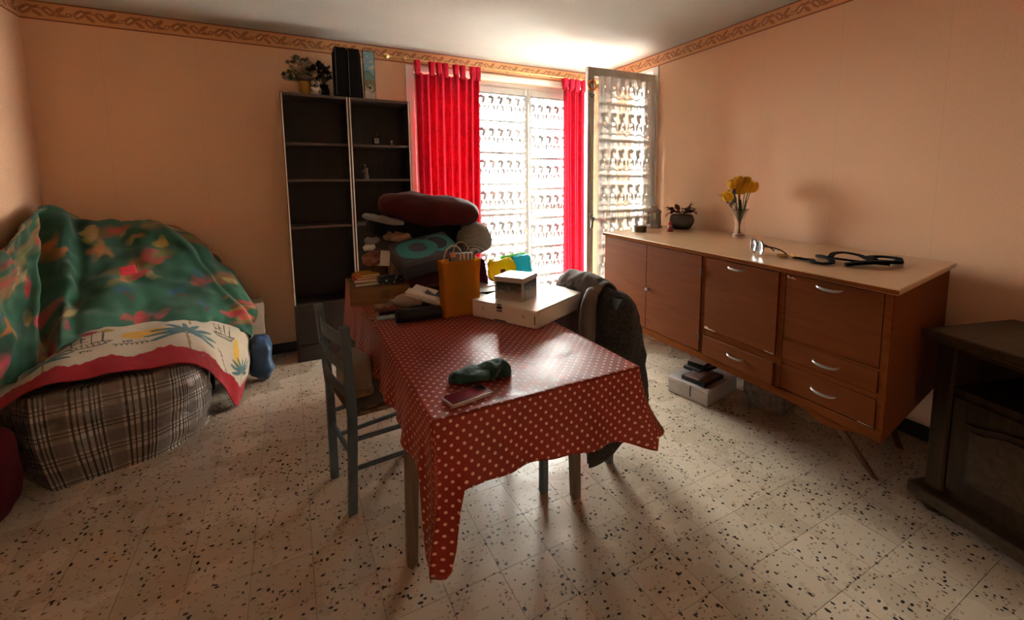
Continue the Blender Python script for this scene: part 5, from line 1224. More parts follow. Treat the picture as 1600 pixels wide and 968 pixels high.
# stool with a plastic bag by the window
m_stoolw = M_wood('stool_wood', (0.20, 0.12, 0.06), (0.30, 0.19, 0.10), 0.5, axis=0)
sl = thing('wooden_stool', 'wooden stool behind the table carrying the yellow plastic bag', 'stool', (1.50, 3.18, 0))
obj('seat', LT([(0, 0.645), (0.16, 0.645), (0.165, 0.652), (0.165, 0.668), (0.16, 0.675), (0, 0.675)], 28), m_stoolw, sl)
for k in range(4): a = PI/4+k*PI/2; obj('leg', TB([(0.11*math.cos(a), 0.11*math.sin(a), 0.645), (0.17*math.cos(a), 0.17*math.sin(a), 0)], [0.016, 0.012], 10), m_stoolw, sl)
pb = thing('plastic_bag', 'yellow and turquoise plastic bag lying in front of the window', 'bag', (1.49, 3.13, 0.676), (0, math.radians(-6), math.radians(-6)))
def plast(name, col):
    m, nt, b = nodes(name); out = nt.nodes['Material Output']; b.inputs['Base Color'].default_value = (*col, 1); b.inputs['Roughness'].default_value = 0.25
    t = nn(nt, 'ShaderNodeBsdfTranslucent'); t.inputs[0].default_value = (*col, 1); mx = nn(nt, 'ShaderNodeMixShader'); mx.inputs[0].default_value = 0.45; nt.links.new(b.outputs[0], mx.inputs[1]); nt.links.new(t.outputs[0], mx.inputs[2]); nt.links.new(mx.outputs[0], out.inputs[0]); return m
obj('yellow_half', soft(0.22, 0.14, 0.155, e=0.5, amp=0.016, freq=14, seed=2), plast('yellow_film', (0.70, 0.58, 0.02)), pb, (-0.07, 0, 0), smooth=True); obj('turquoise_half', soft(0.14, 0.142, 0.165, e=0.55, amp=0.02, freq=18, seed=5), plast('turquoise_film', (0.05, 0.50, 0.58)), pb, (0.09, 0, 0), smooth=True)
obj('seal_fin', B(-0.07, 0.14, -0.002, 0.002, 0.15, 0.172), plast('green_film', (0.25, 0.62, 0.12)), pb); obj('label_patch', B(-0.10, -0.065, -0.073, -0.070, 0.05, 0.085), M('maroon_print', (0.10, 0.015, 0.03), 0.4), pb)

# ------------------------------------------------------------------ coats over the right chair
m_fleece = M('charcoal_boucle', (0.014, 0.014, 0.014), 0.95, var=0.6, scale=130, bump=1.0, bscale=140, sheen=0.1, col2=(0.075, 0.073, 0.068))
m_coat = M('taupe_coat', (0.135, 0.115, 0.10), 0.85, var=0.15, scale=10)
def drape(name, secs, mat, label, cat, nu=90, nv=70, amp=0.012, f=9, solid=0.008, parent=None):
    A = np.array(secs, float); P = catmull(A, nu); P = catmull(P.transpose(1, 0, 2), nv).transpose(1, 0, 2)
    N_ = normals(P); P = P+N_*(amp*fnoise(P, f, 3)+amp*0.5*fnoise(P, f*2.5, 1))[..., None]; P[..., 2] = np.maximum(P[..., 2], 0.004)
    o = gridmesh(name, P, mat, parent, solid=solid)
    return tag(o, label, cat) if label else o
# charcoal jacket: sections from the far side to the near side, each running table side hem -> over the back -> outer hem
drape('charcoal_jacket', [
 [(1.20, 2.13, 0.44), (1.25, 2.12, 0.66), (1.30, 2.10, 0.83), (1.38, 2.09, 0.875), (1.46, 2.10, 0.80), (1.52, 2.11, 0.50), (1.53, 2.10, 0.22)],
 [(1.16, 1.98, 0.42), (1.24, 1.98, 0.66), (1.31, 1.97, 0.84), (1.38, 1.97, 0.885), (1.47, 1.98, 0.80), (1.56, 1.99, 0.50), (1.57, 1.98, 0.18)],
 [(1.17, 1.84, 0.40), (1.25, 1.83, 0.64), (1.32, 1.82, 0.83), (1.385, 1.81, 0.88), (1.47, 1.82, 0.80), (1.55, 1.83, 0.50), (1.57, 1.82, 0.16)],
 [(1.17, 1.70, 0.34), (1.25, 1.68, 0.60), (1.33, 1.66, 0.80), (1.395, 1.65, 0.855), (1.47, 1.66, 0.78), (1.545, 1.68, 0.48), (1.56, 1.68, 0.14)],
 [(1.16, 1.62, 0.11), (1.24, 1.61, 0.42), (1.34, 1.60, 0.68), (1.395, 1.595, 0.77), (1.45, 1.605, 0.70), (1.51, 1.62, 0.42), (1.52, 1.62, 0.13)],
 [(1.15, 1.60, 0.14), (1.20, 1.58, 0.30), (1.29, 1.57, 0.42), (1.36, 1.57, 0.46), (1.41, 1.58, 0.40), (1.43, 1.59, 0.28), (1.40, 1.60, 0.19)],
 [(1.14, 1.585, 0.10), (1.18, 1.565, 0.12), (1.24, 1.56, 0.15), (1.30, 1.56, 0.18), (1.35, 1.565, 0.19), (1.39, 1.575, 0.20), (1.40, 1.59, 0.19)]],
 m_fleece, 'charcoal boucle jacket hung over the chair at the right of the table', 'jacket', amp=0.016, f=8)
drape('taupe_coat', [
 [(1.34, 2.22, 0.70), (1.35, 2.20, 0.82), (1.38, 2.18, 0.885), (1.43, 2.20, 0.84), (1.47, 2.22, 0.70)],
 [(1.30, 2.14, 0.66), (1.31, 2.12, 0.84), (1.38, 2.10, 0.915), (1.47, 2.12, 0.85), (1.51, 2.14, 0.70)],
 [(1.30, 2.00, 0.66), (1.315, 1.98, 0.85), (1.38, 1.97, 0.925), (1.48, 1.98, 0.85), (1.53, 1.99, 0.74)],
 [(1.29, 1.88, 0.64), (1.31, 1.85, 0.84), (1.38, 1.84, 0.918), (1.47, 1.84, 0.86), (1.51, 1.85, 0.78)],
 [(1.24, 1.78, 0.56), (1.28, 1.76, 0.79), (1.35, 1.77, 0.895), (1.42, 1.775, 0.885), (1.46, 1.78, 0.84)]],
 m_coat, 'taupe coat with a hanging sleeve thrown over the charcoal jacket', 'coat', nu=70, nv=60, amp=0.012, f=10)
slv = obj('sleeve', TB([tuple(p) for p in catmull([(1.30, 1.79, 0.87), (1.235, 1.735, 0.80), (1.205, 1.70, 0.68), (1.20, 1.69, 0.58)], 18)], [0.030+0.012*math.sin(PI*k/17)*1.0 for k in range(18)], 14), m_coat, bpy.data.objects['taupe_coat'], smooth=True)

# ------------------------------------------------------------------ something left on the blue chair seat
sk = thing('paper_sack', 'translucent paper sack with print standing on the blue chair seat', 'bag', (0.215, 2.14, 0.463), math.radians(9))
obj('sack_body', soft(0.12, 0.22, 0.18, e=0.45, amp=0.010, freq=10, seed=4), M('pale_sack', (0.30, 0.24, 0.18), 0.6, var=0.2), sk, smooth=True)
obj('straw_base', soft(0.125, 0.24, 0.05, e=0.5, amp=0.006, freq=14), M('straw', (0.26, 0.18, 0.085), 0.8, var=0.3, scale=40), sk, smooth=True)
for k in range(2): obj('print_mark', B(-0.0625, -0.0595, -0.03, 0.03-0.02*k, 0.12+0.02*k, 0.126+0.02*k), m_ink, sk)

# ------------------------------------------------------------------ things on the sideboard
ZS = 1.0105
def rz_(bm): return bm
m_lant = M('whitewashed_metal', (0.36, 0.31, 0.27), 0.6, var=0.2, scale=30)
ln = thing('lantern', 'small whitewashed metal lantern at the far end of the sideboard', 'lantern', (2.735, 2.885, ZS), math.radians(20))
obj('base', LT([(0, 0), (0.068, 0), (0.070, 0.006), (0.062, 0.022), (0.055, 0.030), (0, 0.030)], 6), m_lant, ln)
for k in range(6):
    a = 2*PI*k/6; obj('bar', TB([(0.053*math.cos(a), 0.053*math.sin(a), 0.028), (0.049*math.cos(a), 0.049*math.sin(a), 0.132)], 0.007, 6), m_lant, ln)
    a2 = a+PI/6; obj('pane', B(-0.021, 0.021, -0.0008, 0.0008, 0.030, 0.130), m_glass, ln, (0.044*math.cos(a2), 0.044*math.sin(a2), 0), a2+PI/2)
obj('roof', LT([(0.060, 0.130), (0.064, 0.136), (0.060, 0.146), (0.036, 0.166), (0.026, 0.172), (0.028, 0.186), (0.020, 0.196), (0.010, 0.204), (0, 0.206)], 18), m_lant, ln, smooth=True)
obj('candle', LT([(0, 0.030), (0.020, 0.030), (0.020, 0.075), (0, 0.077)], 16), M('wax', (0.62, 0.56, 0.46), 0.5), ln)
cd = thing('tin_candle', 'low round dark tin candle in front of the lantern', 'candle', (2.43, 2.72, ZS))
obj('tin', LT([(0, 0), (0.052, 0), (0.053, 0.003), (0.053, 0.046), (0.050, 0.048), (0.049, 0.040), (0, 0.040)], 26), M('olive_tin', (0.10, 0.075, 0.045), 0.45, metal=0.3), cd); obj('wax_disc', LT([(0.0485, 0.040), (0.0485, 0.0425), (0, 0.0425)], 26), M('beige_wax', (0.42, 0.32, 0.22), 0.5), cd); obj('wick', TB([(0, 0, 0.042), (0.001, 0, 0.05)], 0.0012, 5), m_black, cd)
gn = thing('gnome_figurine', 'tiny red and white gnome figurine in front of the plant pot', 'figurine', (2.63, 2.595, ZS), math.radians(200))
m_rg = M('red_glaze', (0.34, 0.05, 0.05), 0.35); m_pk = M('pale_glaze', (0.62, 0.45, 0.38), 0.35)
obj('coat', LT([(0, 0), (0.024, 0), (0.027, 0.008), (0.020, 0.034), (0.010, 0.042), (0, 0.043)], 16), m_rg, gn, smooth=True); obj('head', LT([(0, 0.034), (0.014, 0.037), (0.0175, 0.047), (0.014, 0.057), (0, 0.061)], 16), m_pk, gn, smooth=True)
obj('hat', LT([(0.019, 0.054), (0.020, 0.058), (0.012, 0.075), (0.004, 0.090), (0, 0.092)], 16), m_rg, gn, smooth=True); obj('beard', soft(0.022, 0.014, 0.026, e=0.9), m_paper, gn, (0.014, 0, 0.020), smooth=True)
for s in (-1, 1): obj('boot', soft(0.018, 0.014, 0.010, e=0.8), M('dark_red_boot', (0.12, 0.02, 0.02), 0.4), gn, (0.016, s*0.011, 0), smooth=True)
pt = thing('plant_pot', 'round dark glazed pot with dried brown plant by the wall', 'plant pot', (2.885, 2.715, ZS))
obj('pot', LT([(0, 0), (0.062, 0), (0.070, 0.004), (0.098, 0.045), (0.103, 0.075), (0.092, 0.108), (0.082, 0.118), (0.079, 0.117), (0.088, 0.100), (0, 0.100)], 32), M('dark_glaze', (0.060, 0.062, 0.060), 0.22, var=0.35, scale=6), pt, smooth=True)
obj('soil', LT([(0.087, 0.1005), (0.086, 0.104), (0, 0.108)], 24), M('soil', (0.035, 0.022, 0.015), 0.95), pt)
m_dry = M('dried_leaf', (0.15, 0.052, 0.028), 0.8, var=0.4, scale=30)
def leafbm(L, w, bend, fold=0.3):
    bm = NB(); n = 7; rows = []
    for i in range(n):
        t = i/(n-1); ww = w*math.sin(PI*min(1, t*0.92+0.06))**0.8
        x = L*t*math.cos(bend*t*0.6); z = L*t*math.sin(bend*t*0.6)
        rows.append([bm.verts.new((x, -ww, z+ww*fold)), bm.verts.new((x, 0, z)), bm.verts.new((x, ww, z+ww*fold))])
    for A, D in zip(rows, rows[1:]):
        for k in range(2): bm.faces.new((A[k], D[k], D[k+1], A[k+1]))
    bmesh.ops.solidify(bm, geom=list(bm.faces), thickness=0.0012)
    return bm
rnd = random.Random(5)
for k in range(30):
    a = rnd.uniform(0, 2*PI); r = rnd.uniform(0.01, 0.06); el = rnd.uniform(0.1, 1.2)
    h = rnd.uniform(0.015, 0.06); x, y = r*math.cos(a), r*math.sin(a); x2, y2 = x*1.5, y*1.5
    o = obj('stem', TB([(x*0.5, y*0.5, 0.10), (x, y, 0.10+h*0.7), (x2, y2, 0.11+h)], 0.0022, 5), m_dry, pt)
    obj('leaf', leafbm(rnd.uniform(0.05, 0.085), rnd.uniform(0.014, 0.024), rnd.uniform(-1.5, 0.8)), m_dry, o, (x2, y2, 0.11+h), (rnd.uniform(-0.6, 0.6), -el*0.6, a+rnd.uniform(-0.6, 0.6)), smooth=True)
# vase of tulips
def thin_glass():
    m, nt, b = nodes('vase_glass'); b.inputs['Base Color'].default_value = (0.92, 0.80, 0.74, 1); b.inputs['Roughness'].default_value = 0.06; b.inputs['Transmission Weight'].default_value = 0.85; b.inputs['IOR'].default_value = 1.25; b.inputs['Alpha'].default_value = 0.45
    return m
VX, VY = 2.765, 2.07
vs_ = thing('glass_vase', 'flared clear glass vase standing on the sideboard', 'vase', (VX, VY, ZS))
obj('glass', LT([(0, 0), (0.043, 0), (0.044, 0.004), (0.036, 0.04), (0.029, 0.085), (0.032, 0.13), (0.045, 0.175), (0.058, 0.205), (0.0565, 0.205), (0.043, 0.175), (0.030, 0.13), (0.027, 0.085), (0.034, 0.04), (0.040, 0.012), (0, 0.012)], 28), thin_glass(), vs_, smooth=True)
obj('pink_base', LT([(0, 0.0122), (0.0395, 0.0124), (0.036, 0.028), (0, 0.028)], 24), M('pink_gravel', (0.42, 0.20, 0.16), 0.4, var=0.3, scale=80), vs_)
m_tul = M('yellow_petal', (0.95, 0.62, 0.03), 0.5, var=0.15, scale=25); m_tul2 = M('deep_yellow_petal', (0.90, 0.54, 0.025), 0.5, var=0.15, scale=25); m_stem = M('tulip_green', (0.055, 0.13, 0.035), 0.5, var=0.3, scale=20)
def petal(L, w):
    bm = NB(); n, k = 8, 5; rows = []
    for i in range(n):
        t = i/(n-1); rad = 0.015+0.021*math.sin(PI*min(1, 0.12+t*0.80)); ww = w*math.sin(PI*min(0.97, t*0.86+0.10))**0.7; row = []
        for j in range(k): a = (j/(k-1)-0.5)*ww/rad; row.append(bm.verts.new((rad*math.cos(a), rad*math.sin(a), L*t)))
        rows.append(row)
    for A, D in zip(rows, rows[1:]):
        for j in range(k-1): bm.faces.new((A[j], A[j+1], D[j+1], D[j]))
    bmesh.ops.solidify(bm, geom=list(bm.faces), thickness=0.001); return bm
# tulip heads: offset in metres from the vase axis in the direction across the view (u) and towards the wall (v), height, lean
tul = [(-0.045, 0.01, 0.365, -0.25, 0.20, 'fat yellow tulip at the upper left of the bunch'), (-0.005, 0.03, 0.385, -0.05, 0.1, 'yellow tulip at the top middle of the bunch'), (0.038, 0.02, 0.382, 0.2, 0.1, 'yellow tulip at the top right of the bunch'), (0.030, -0.04, 0.345, 0.12, 0.25, 'pointed yellow tulip in front at the right of the bunch'), (0.075, 0.02, 0.352, 0.4, 0.1, 'open yellow tulip at the far right of the bunch'), (-0.010, -0.005, 0.332, -0.1, 0.1, 'half hidden yellow tulip in the middle of the bunch'), (-0.075, -0.03, 0.300, -0.95, 0.25, 'low yellow tulip nodding out at the left of the bunch')]
UX, UY = Vector((0.876, -0.482, 0)), Vector((0.482, 0.876, 0))
for k, (u, v, z, lean, lf, lb) in enumerate(tul):
    top = UX*u+UY*v+Vector((0, 0, z-0.028)); t = thing('tulip', lb, 'tulip', (VX, VY, ZS), 0, 'yellow tulips in the glass vase')
    b0 = Vector((UX*u*-0.12+UY*v*-0.12)); b0.z = 0.03
    pts = catmull([tuple(b0), tuple(Vector((b0.x*0.2+top.x*0.14, b0.y*0.2+top.y*0.14, 0.12))), tuple(Vector((top.x*0.55, top.y*0.55, 0.22))), tuple(top)], 14)
    obj('stem', TB([tuple(p) for p in pts], 0.0032, 6), m_stem, t)
    ax = (Vector((0, 0, 1))*math.cos(lean)+UX*math.sin(lean)).normalized(); q = ax.to_track_quat('Z', 'Y')
    for p_ in range(6):
        o = obj('petal', petal(0.072 if p_ % 2 else 0.076, 0.058), m_tul if p_ % 2 else m_tul2, t, smooth=True); o.location = top; o.rotation_mode = 'QUATERNION'
        o.rotation_quaternion = q @ Matrix.Rotation(p_*PI/3+0.3*k, 3, 'Z').to_quaternion() @ Matrix.Rotation(0.12 if k == 4 else 0.02, 3, 'Y').to_quaternion()
    if k in (1, 3, 4, 0):
        o = obj('leaf', leafbm(0.17, 0.016, 0.5, 0.5), m_stem, t, (0, 0, 0.10), (0, -math.radians(74-18*(k == 4)), math.atan2((UX*u).y+UY.y*v, (UX*u).x+UY.x*v)), smooth=True)
lv = thing('lavender_sprig', 'greyish dried lavender sprig at the left of the tulips', 'flower', (VX, VY, ZS), 0)
m_lav = M('grey_lavender', (0.13, 0.10, 0.115), 0.8, var=0.4, scale=40); rnd = random.Random(3)
for k in range(6):
    u = -0.05-0.012*k+rnd.uniform(-0.01, 0.01); z = 0.335-0.012*k+rnd.uniform(-0.02, 0.02); e = UX*u+UY*rnd.uniform(-0.04, 0.03); e.z = z; s0 = Vector((0, 0, 0.10))
    o = obj('stem', TB([tuple(s0), tuple(Vector((e.x*0.45, e.y*0.45, z*0.68))), tuple(e)], 0.0016, 5), m_stem, lv)
    d_ = (e-Vector((e.x*0.45, e.y*0.45, z*0.68))).normalized()
    for q in range(7): p = e-d_*0.013*q; obj('bud', soft(0.014, 0.014, 0.013, e=0.9, n=8, m=6), m_lav, o, tuple(p+Vector((rnd.uniform(-.005, .005), rnd.uniform(-.005, .005), -0.006))), smooth=True)
for k, (u, z, a) in enumerate(((-0.085, 0.285, 2.9), (-0.10, 0.272, 3.2), (-0.12, 0.285, 3.0))): p = UX*u; obj('leaf', leafbm(0.05, 0.010, 0.4), m_stem, lv, (p.x, p.y, z), (0, -0.25, a-0.5), smooth=True)
# sunglasses standing folded
sg = thing('sunglasses', 'dark sunglasses resting on the sideboard edge', 'sunglasses', (2.235, 1.56, ZS), math.radians(-122)); sg.scale = (1.25, 1.0, 1.5)
m_frame = M('dark_frame', (0.012, 0.010, 0.012), 0.25); m_lens = M('mirror_lens', (0.20, 0.19, 0.20), 0.12, metal=0.7, var=0.2)
for s in (-1, 1):
    ring = [(s*0.034+0.028*math.cos(a), 0.008*abs(math.cos(a))*0.5, 0.029+0.0235*math.sin(a)) for a in [2*PI*k/26 for k in range(26)]]
    f_ = obj('rim', TB(ring, 0.0032, 6, True), m_frame, sg)
    bm = NB(); vs2 = [bm.verts.new(p) for p in ring]; bm.faces.new(vs2); bmesh.ops.solidify(bm, geom=list(bm.faces), thickness=0.0012); obj('lens', bm, m_lens, f_)
    obj('temple', TB([tuple(p) for p in catmull([(s*0.066, 0.004, 0.036), (s*0.068, 0.05, 0.032), (s*0.066, 0.10, 0.020), (s*0.062, 0.132, 0.004)], 14)], 0.0028, 6), m_frame, sg)
obj('bridge', TB([(-0.008, 0.002, 0.036), (0, 0.0, 0.039), (0.008, 0.002, 0.036)], 0.003, 6), m_frame, sg)
# dog lead: black webbing with steel snap
ls = thing('dog_lead', 'black webbing lead with a brass snap hook lying on the sideboard', 'lead', (0, 0, ZS))
m_web = M('black_webbing', (0.005, 0.005, 0.006), 0.85, var=0.3, scale=60, spec=0.1)
def strap(pts, w=0.012, t=0.004, name='webbing'):
    c = catmull(pts, 60); bm = NB(); rings = []
    for i in range(60):
        d = Vector(c[min(i+1, 59)]-c[max(i-1, 0)]).normalized(); s = d.cross(Vector((0, 0, 1))).normalized()
        p = Vector(c[i]); rings.append([bm.verts.new(p+s*w*x+Vector((0, 0, t*y))) for x, y in ((-1, 0), (1, 0), (1, 2), (-1, 2))])
    for A, D in zip(rings, rings[1:]):
        for k in range(4): bm.faces.new((A[k], D[k], D[(k+1) % 4], A[(k+1) % 4]))
    bm.faces.new(rings[0]); bm.faces.new(rings[-1][::-1]); bmesh.ops.recalc_face_normals(bm, faces=bm.faces); obj(name, bm, m_web, ls)
strap([(2.30, 1.385, 0.0), (2.285, 1.33, 0), (2.27, 1.28, 0.004), (2.215, 1.235, 0.004), (2.225, 1.19, 0.004), (2.285, 1.19, 0.006), (2.34, 1.235, 0.010), (2.39, 1.29, 0.010), (2.44, 1.34, 0.004)])
strap([(2.44, 1.345, 0.0), (2.37, 1.265, 0.012), (2.34, 1.19, 0.016), (2.37, 1.12, 0.012), (2.41, 1.06, 0.008), (2.44, 1.02, 0.006)])
strap([(2.35, 1.235, 0.018), (2.43, 1.26, 0.026), (2.50, 1.25, 0.026), (2.52, 1.19, 0.020), (2.47, 1.13, 0.016), (2.42, 1.07, 0.014)])
strap([(2.285, 1.13, 0.0), (2.33, 1.08, 0.012), (2.42, 1.04, 0.014), (2.50, 1.02, 0.008), (2.56, 1.03, 0.004)], 0.017, 0.007, 'grip')
strap([(2.56, 1.03, 0.008), (2.63, 1.07, 0.010), (2.645, 1.15, 0.006), (2.58, 1.17, 0.004), (2.53, 1.12, 0.004)], 0.015, 0.005, 'hand_loop')
obj('snap_hook', TB([tuple(p) for p in catmull([(2.30, 1.385, 0.008), (2.31, 1.42, 0.008), (2.295, 1.455, 0.008), (2.275, 1.46, 0.008), (2.27, 1.435, 0.008), (2.285, 1.41, 0.008)], 20)], 0.0055, 8), m_brass, ls, smooth=True)
obj('swivel_ring', TB([(2.30+0.012*math.cos(a), 1.378+0.012*math.sin(a), 0.008) for a in [k*2*PI/16 for k in range(16)]], 0.003, 6, True), m_brass, ls)

# ------------------------------------------------------------------ under the sideboard
ub = thing('storage_box', 'white plastic storage box on the floor under the sideboard', 'box', (2.385, 2.015, 0), math.radians(11))
obj('body', B(-0.19, 0.19, -0.145, 0.145, 0, 0.085, bev=0.006, seg=2), M('white_plastic', (0.55, 0.53, 0.52), 0.4), ub); obj('lid', B(-0.195, 0.195, -0.15, 0.15, 0.086, 0.106, bev=0.005, seg=2), M('pale_plastic_lid', (0.62, 0.60, 0.58), 0.4), ub); obj('clip', TB([(-0.198, -0.03, 0.10), (-0.205, -0.03, 0.06), (-0.20, -0.03, 0.03)], 0.004, 6), m_dark_metal, ub)
zz = 0.107
for lb, w, d, t, x, y, rz, mt in (('black video case lowest on the white storage box', 0.22, 0.17, 0.026, 2.335, 1.975, 8, m_blackp), ('pink and grey disc case on the black case under the sideboard', 0.15, 0.10, 0.014, 2.30, 1.985, 14, M('pinkish_print', (0.34, 0.24, 0.23), 0.35, var=0.4, scale=25)), ):
    t_ = thing('disc_case', lb, 'case', (x, y, zz), math.radians(rz), 'cases on the storage box'); obj('shell', B(-w/2, w/2, -d/2, d/2, 0, t, bev=0.002), mt, t_); obj('sleeve', B(-w/2+0.008, w/2-0.006, -d/2+0.006, d/2-0.006, t, t+0.0006), M('grey_sleeve', (0.28, 0.27, 0.27), 0.3, var=0.5, scale=18) if mt is m_blackp else mt, t_); zz += t+0.001
for lb, w, d, t, x, y, z, rz, mt, mt2 in (('black case tilted behind the pink one under the sideboard', 0.20, 0.13, 0.02, 2.41, 2.055, 0.134, 4, m_blackp, M('grey_sleeve', (0.28, 0.27, 0.27), 0.3)), ('black case with a white cover on top of the stack under the sideboard', 0.19, 0.12, 0.028, 2.44, 2.07, 0.1565, 16, m_blackp, m_paper)):
    t_ = thing('disc_case', lb, 'case', (x, y, z), math.radians(rz), 'cases on the storage box'); obj('shell', B(-w/2, w/2, -d/2, d/2, 0, t, bev=0.002), mt, t_); obj('sleeve', B(-w/2+0.006, w/2-0.006, -d/2+0.006, d/2-0.006, t, t+0.0008), mt2, t_)
gb = thing('grey_carton', 'dusty grey carton on the floor deep under the sideboard', 'box', (2.66, 1.70, 0), math.radians(18))
obj('body', B(-0.17, 0.17, -0.12, 0.12, 0, 0.15, bev=0.005), M('dusty_grey_card', (0.20, 0.19, 0.18), 0.8, var=0.4, scale=30), gb); obj('tape', B(-0.171, 0.171, -0.02, 0.02, 0.1495, 0.1512), M('parcel_tape', (0.25, 0.18, 0.10), 0.35), gb)

# ------------------------------------------------------------------ on and in the bookcases
ZT = BKH+0.0005
m_matt = M('matt_black_board', (0.008, 0.007, 0.007), 0.9, spec=0.1)
def binder(label, x, mtl):
    b = thing('file_box', label, 'file box', (x, 4.01, ZT), 0, 'black file boxes on the bookcase'); w, d, h = 0.086, 0.23, 0.372
    obj('shell', B(-w/2, w/2, -d/2, d/2, 0, h, bev=0.003), m_matt, b); obj('edge_strip', B(-w/2+0.002, -w/2+0.007, -d/2-0.002, -d/2+0.002, 0.01, h-0.008), M('grey_edge', (0.12, 0.11, 0.10), 0.35), b); obj('front_panel', B(-w/2+0.016, w/2-0.006, -d/2-0.0016, -d/2+0.001, 0.012, h-0.012), m_matt, b)
binder('black upright file box beside the flowers on the left bookcase', 0.418, 0); binder('black upright file box beside the landscape picture on the bookcases', 0.511, 0)
single('document_folder', B(-0.006, 0.006, -0.11, 0.11, 0, 0.35, bev=0.002), m_black, 'thin black folder standing between the file boxes and the landscape picture', 'folder', (0.571, 4.03, ZT), (0, math.radians(-2), 0))
pf = thing('landscape_picture', 'narrow framed picture of sky hills and pebbles on the right bookcase', 'picture', (0.632, 3.945, ZT), (math.radians(-3), 0, 0))
obj('frame', B(-0.046, 0.046, -0.006, 0.008, 0, 0.385, bev=0.002), m_blackp, pf)
def landscape():
    nu, nv = 40, 160; U, V = np.meshgrid(np.linspace(0, 1, nu), np.linspace(0, 1, nv), indexing='ij'); c = np.zeros((nu, nv, 3)); P = np.stack([-0.041+0.082*U, U*0-0.0066, 0.006+0.373*V], -1)
    nz = fnoise(np.stack([U*4, V*14, U*0], -1), 1.0, 2); sky = np.array((0.16, 0.30, 0.36)); cloud = np.array((0.48, 0.47, 0.42)); hill = np.array((0.09, 0.16, 0.14)); grass = np.array((0.16, 0.13, 0.06)); peb = np.array((0.42, 0.36, 0.30))
    c[:] = sky*(0.8+0.4*V[..., None]); k = np.clip((nz+0.35-(np.abs(V-0.72)*4))*2, 0, 1)[..., None]; c = c*(1-k)+cloud*k
    h1 = 0.56+0.05*np.sin(U*5)+0.03*nz; c[V < h1] = hill; c[V < h1-0.06] = hill*1.25; c[V < 0.40+0.02*nz] = grass
    d = np.hypot((U-0.45)*0.082, (V-0.22)*0.373); c[d < 0.034+0.004*nz] = peb*0.8; c[(np.abs(V-0.28) < 0.05) & (d < 0.034) & (nz > 0)] = (0.12, 0.09, 0.06); c[V < 0.15+0.03*np.sin(U*7)] = peb*1.1
    dd = np.hypot((U-0.52)*0.082, (V-0.235)*0.373); c[dd < 0.011] = (0.008, 0.008, 0.01)
    gridmesh('print', P, M_attr('landscape_print', 0.3), pf, cols=c, smooth=False)
landscape()
# yellow pot in a basket with dried flowers
fp = thing('flower_pot', 'yellow pot of dried flowers on the left bookcase', 'flower pot', (0.165, 3.985, ZT))
obj('pot', LT([(0, 0), (0.038, 0), (0.050, 0.085), (0.052, 0.105), (0.049, 0.105), (0.047, 0.09), (0, 0.09)], 24), M('yellow_glaze', (0.46, 0.30, 0.05), 0.4, var=0.2), fp, smooth=True)
obj('cloth_collar', LT([(0.050, 0.098), (0.068, 0.112), (0.074, 0.130), (0.060, 0.142), (0.045, 0.130), (0.0, 0.12)], 20), M('brown_gauze', (0.13, 0.075, 0.055), 0.9, var=0.3), fp, smooth=True)
rnd = random.Random(9)
m_dg = M('dull_green_leaf', (0.10, 0.13, 0.045), 0.7, var=0.4); m_pf = M('faded_blossom', (0.52, 0.37, 0.27), 0.85, var=0.4, scale=30); m_df = M('plum_blossom', (0.045, 0.012, 0.020), 0.8, var=0.4); m_twig = M('twig', (0.22, 0.17, 0.11), 0.8)
def spray(par, base, n, spread, hmin, hmax, ldir, mats, seedv, sz=0.02):
    rd = random.Random(seedv)
    for k in range(n):
        dx = ldir*rd.uniform(0.0, spread)+rd.uniform(-0.3, 0.3)*spread; dy = rd.uniform(-0.06, 0.03); h = rd.uniform(hmin, hmax); e = Vector((base[0]+dx, base[1]+dy, base[2]+h))
        st = obj('stem', TB([base, (base[0]+dx*0.4, base[1]+dy*0.5, base[2]+h*0.6), tuple(e)], 0.0018, 5), m_twig, par); mt = rd.choice(mats)
        for q in range(5): a = q*2*PI/5+rd.random(); obj('petal', leafbm(sz*rd.uniform(0.8, 1.3), sz*0.4, 0.6), mt, st, tuple(e), (0, -rd.uniform(0.0, 0.9), a), smooth=True)
spray(fp, (0, 0, 0.09), 20, 0.10, 0.05, 0.17, -1, [m_pf, m_pf, m_twig], 1, 0.034); spray(fp, (0, 0, 0.09), 7, 0.135, 0.0, 0.06, -1, [m_dg, m_dg, m_pf], 2, 0.042); spray(fp, (0, 0, 0.09), 10, 0.09, 0.06, 0.15, 1, [m_pf, m_df, m_pf], 3, 0.040)
obj('twig', TB([(0.02, 0, 0.09), (0.05, 0, 0.2), (0.045, 0, 0.25)], 0.0014, 5), m_twig, fp)
bf = thing('dark_flowers', 'bunch of near black artificial flowers beside the file boxes', 'flowers', (0.298, 4.03, ZT))
obj('vase', LT([(0, 0), (0.035, 0), (0.042, 0.05), (0.030, 0.09), (0.034, 0.10), (0.028, 0.10), (0, 0.08)], 20), m_blackp, bf, smooth=True)
m_bl2 = M('black_petal', (0.016, 0.014, 0.018), 0.6, var=0.5); m_gp = M('slate_petal', (0.07, 0.06, 0.07), 0.6, var=0.4)
spray(bf, (0, 0, 0.09), 13, 0.055, 0.04, 0.15, -1, [m_bl2, m_bl2, m_gp, m_df], 5, 0.036); spray(bf, (0, 0, 0.09), 9, 0.04, 0.02, 0.16, 1, [m_bl2, m_gp], 6, 0.036); spray(bf, (0, -0.02, 0.04), 8, 0.04, 0.0, 0.08, -0.3, [m_bl2, m_df], 7, 0.034)
pl = thing('plush_toy', 'small grey and white plush animal sitting by the yellow pot', 'plush toy', (0.236, 3.935, ZT), math.radians(-10))
m_gf = M('grey_plush', (0.12, 0.105, 0.09), 0.95, var=0.35, scale=40); m_wf = M('white_plush', (0.48, 0.42, 0.35), 0.95, var=0.15)
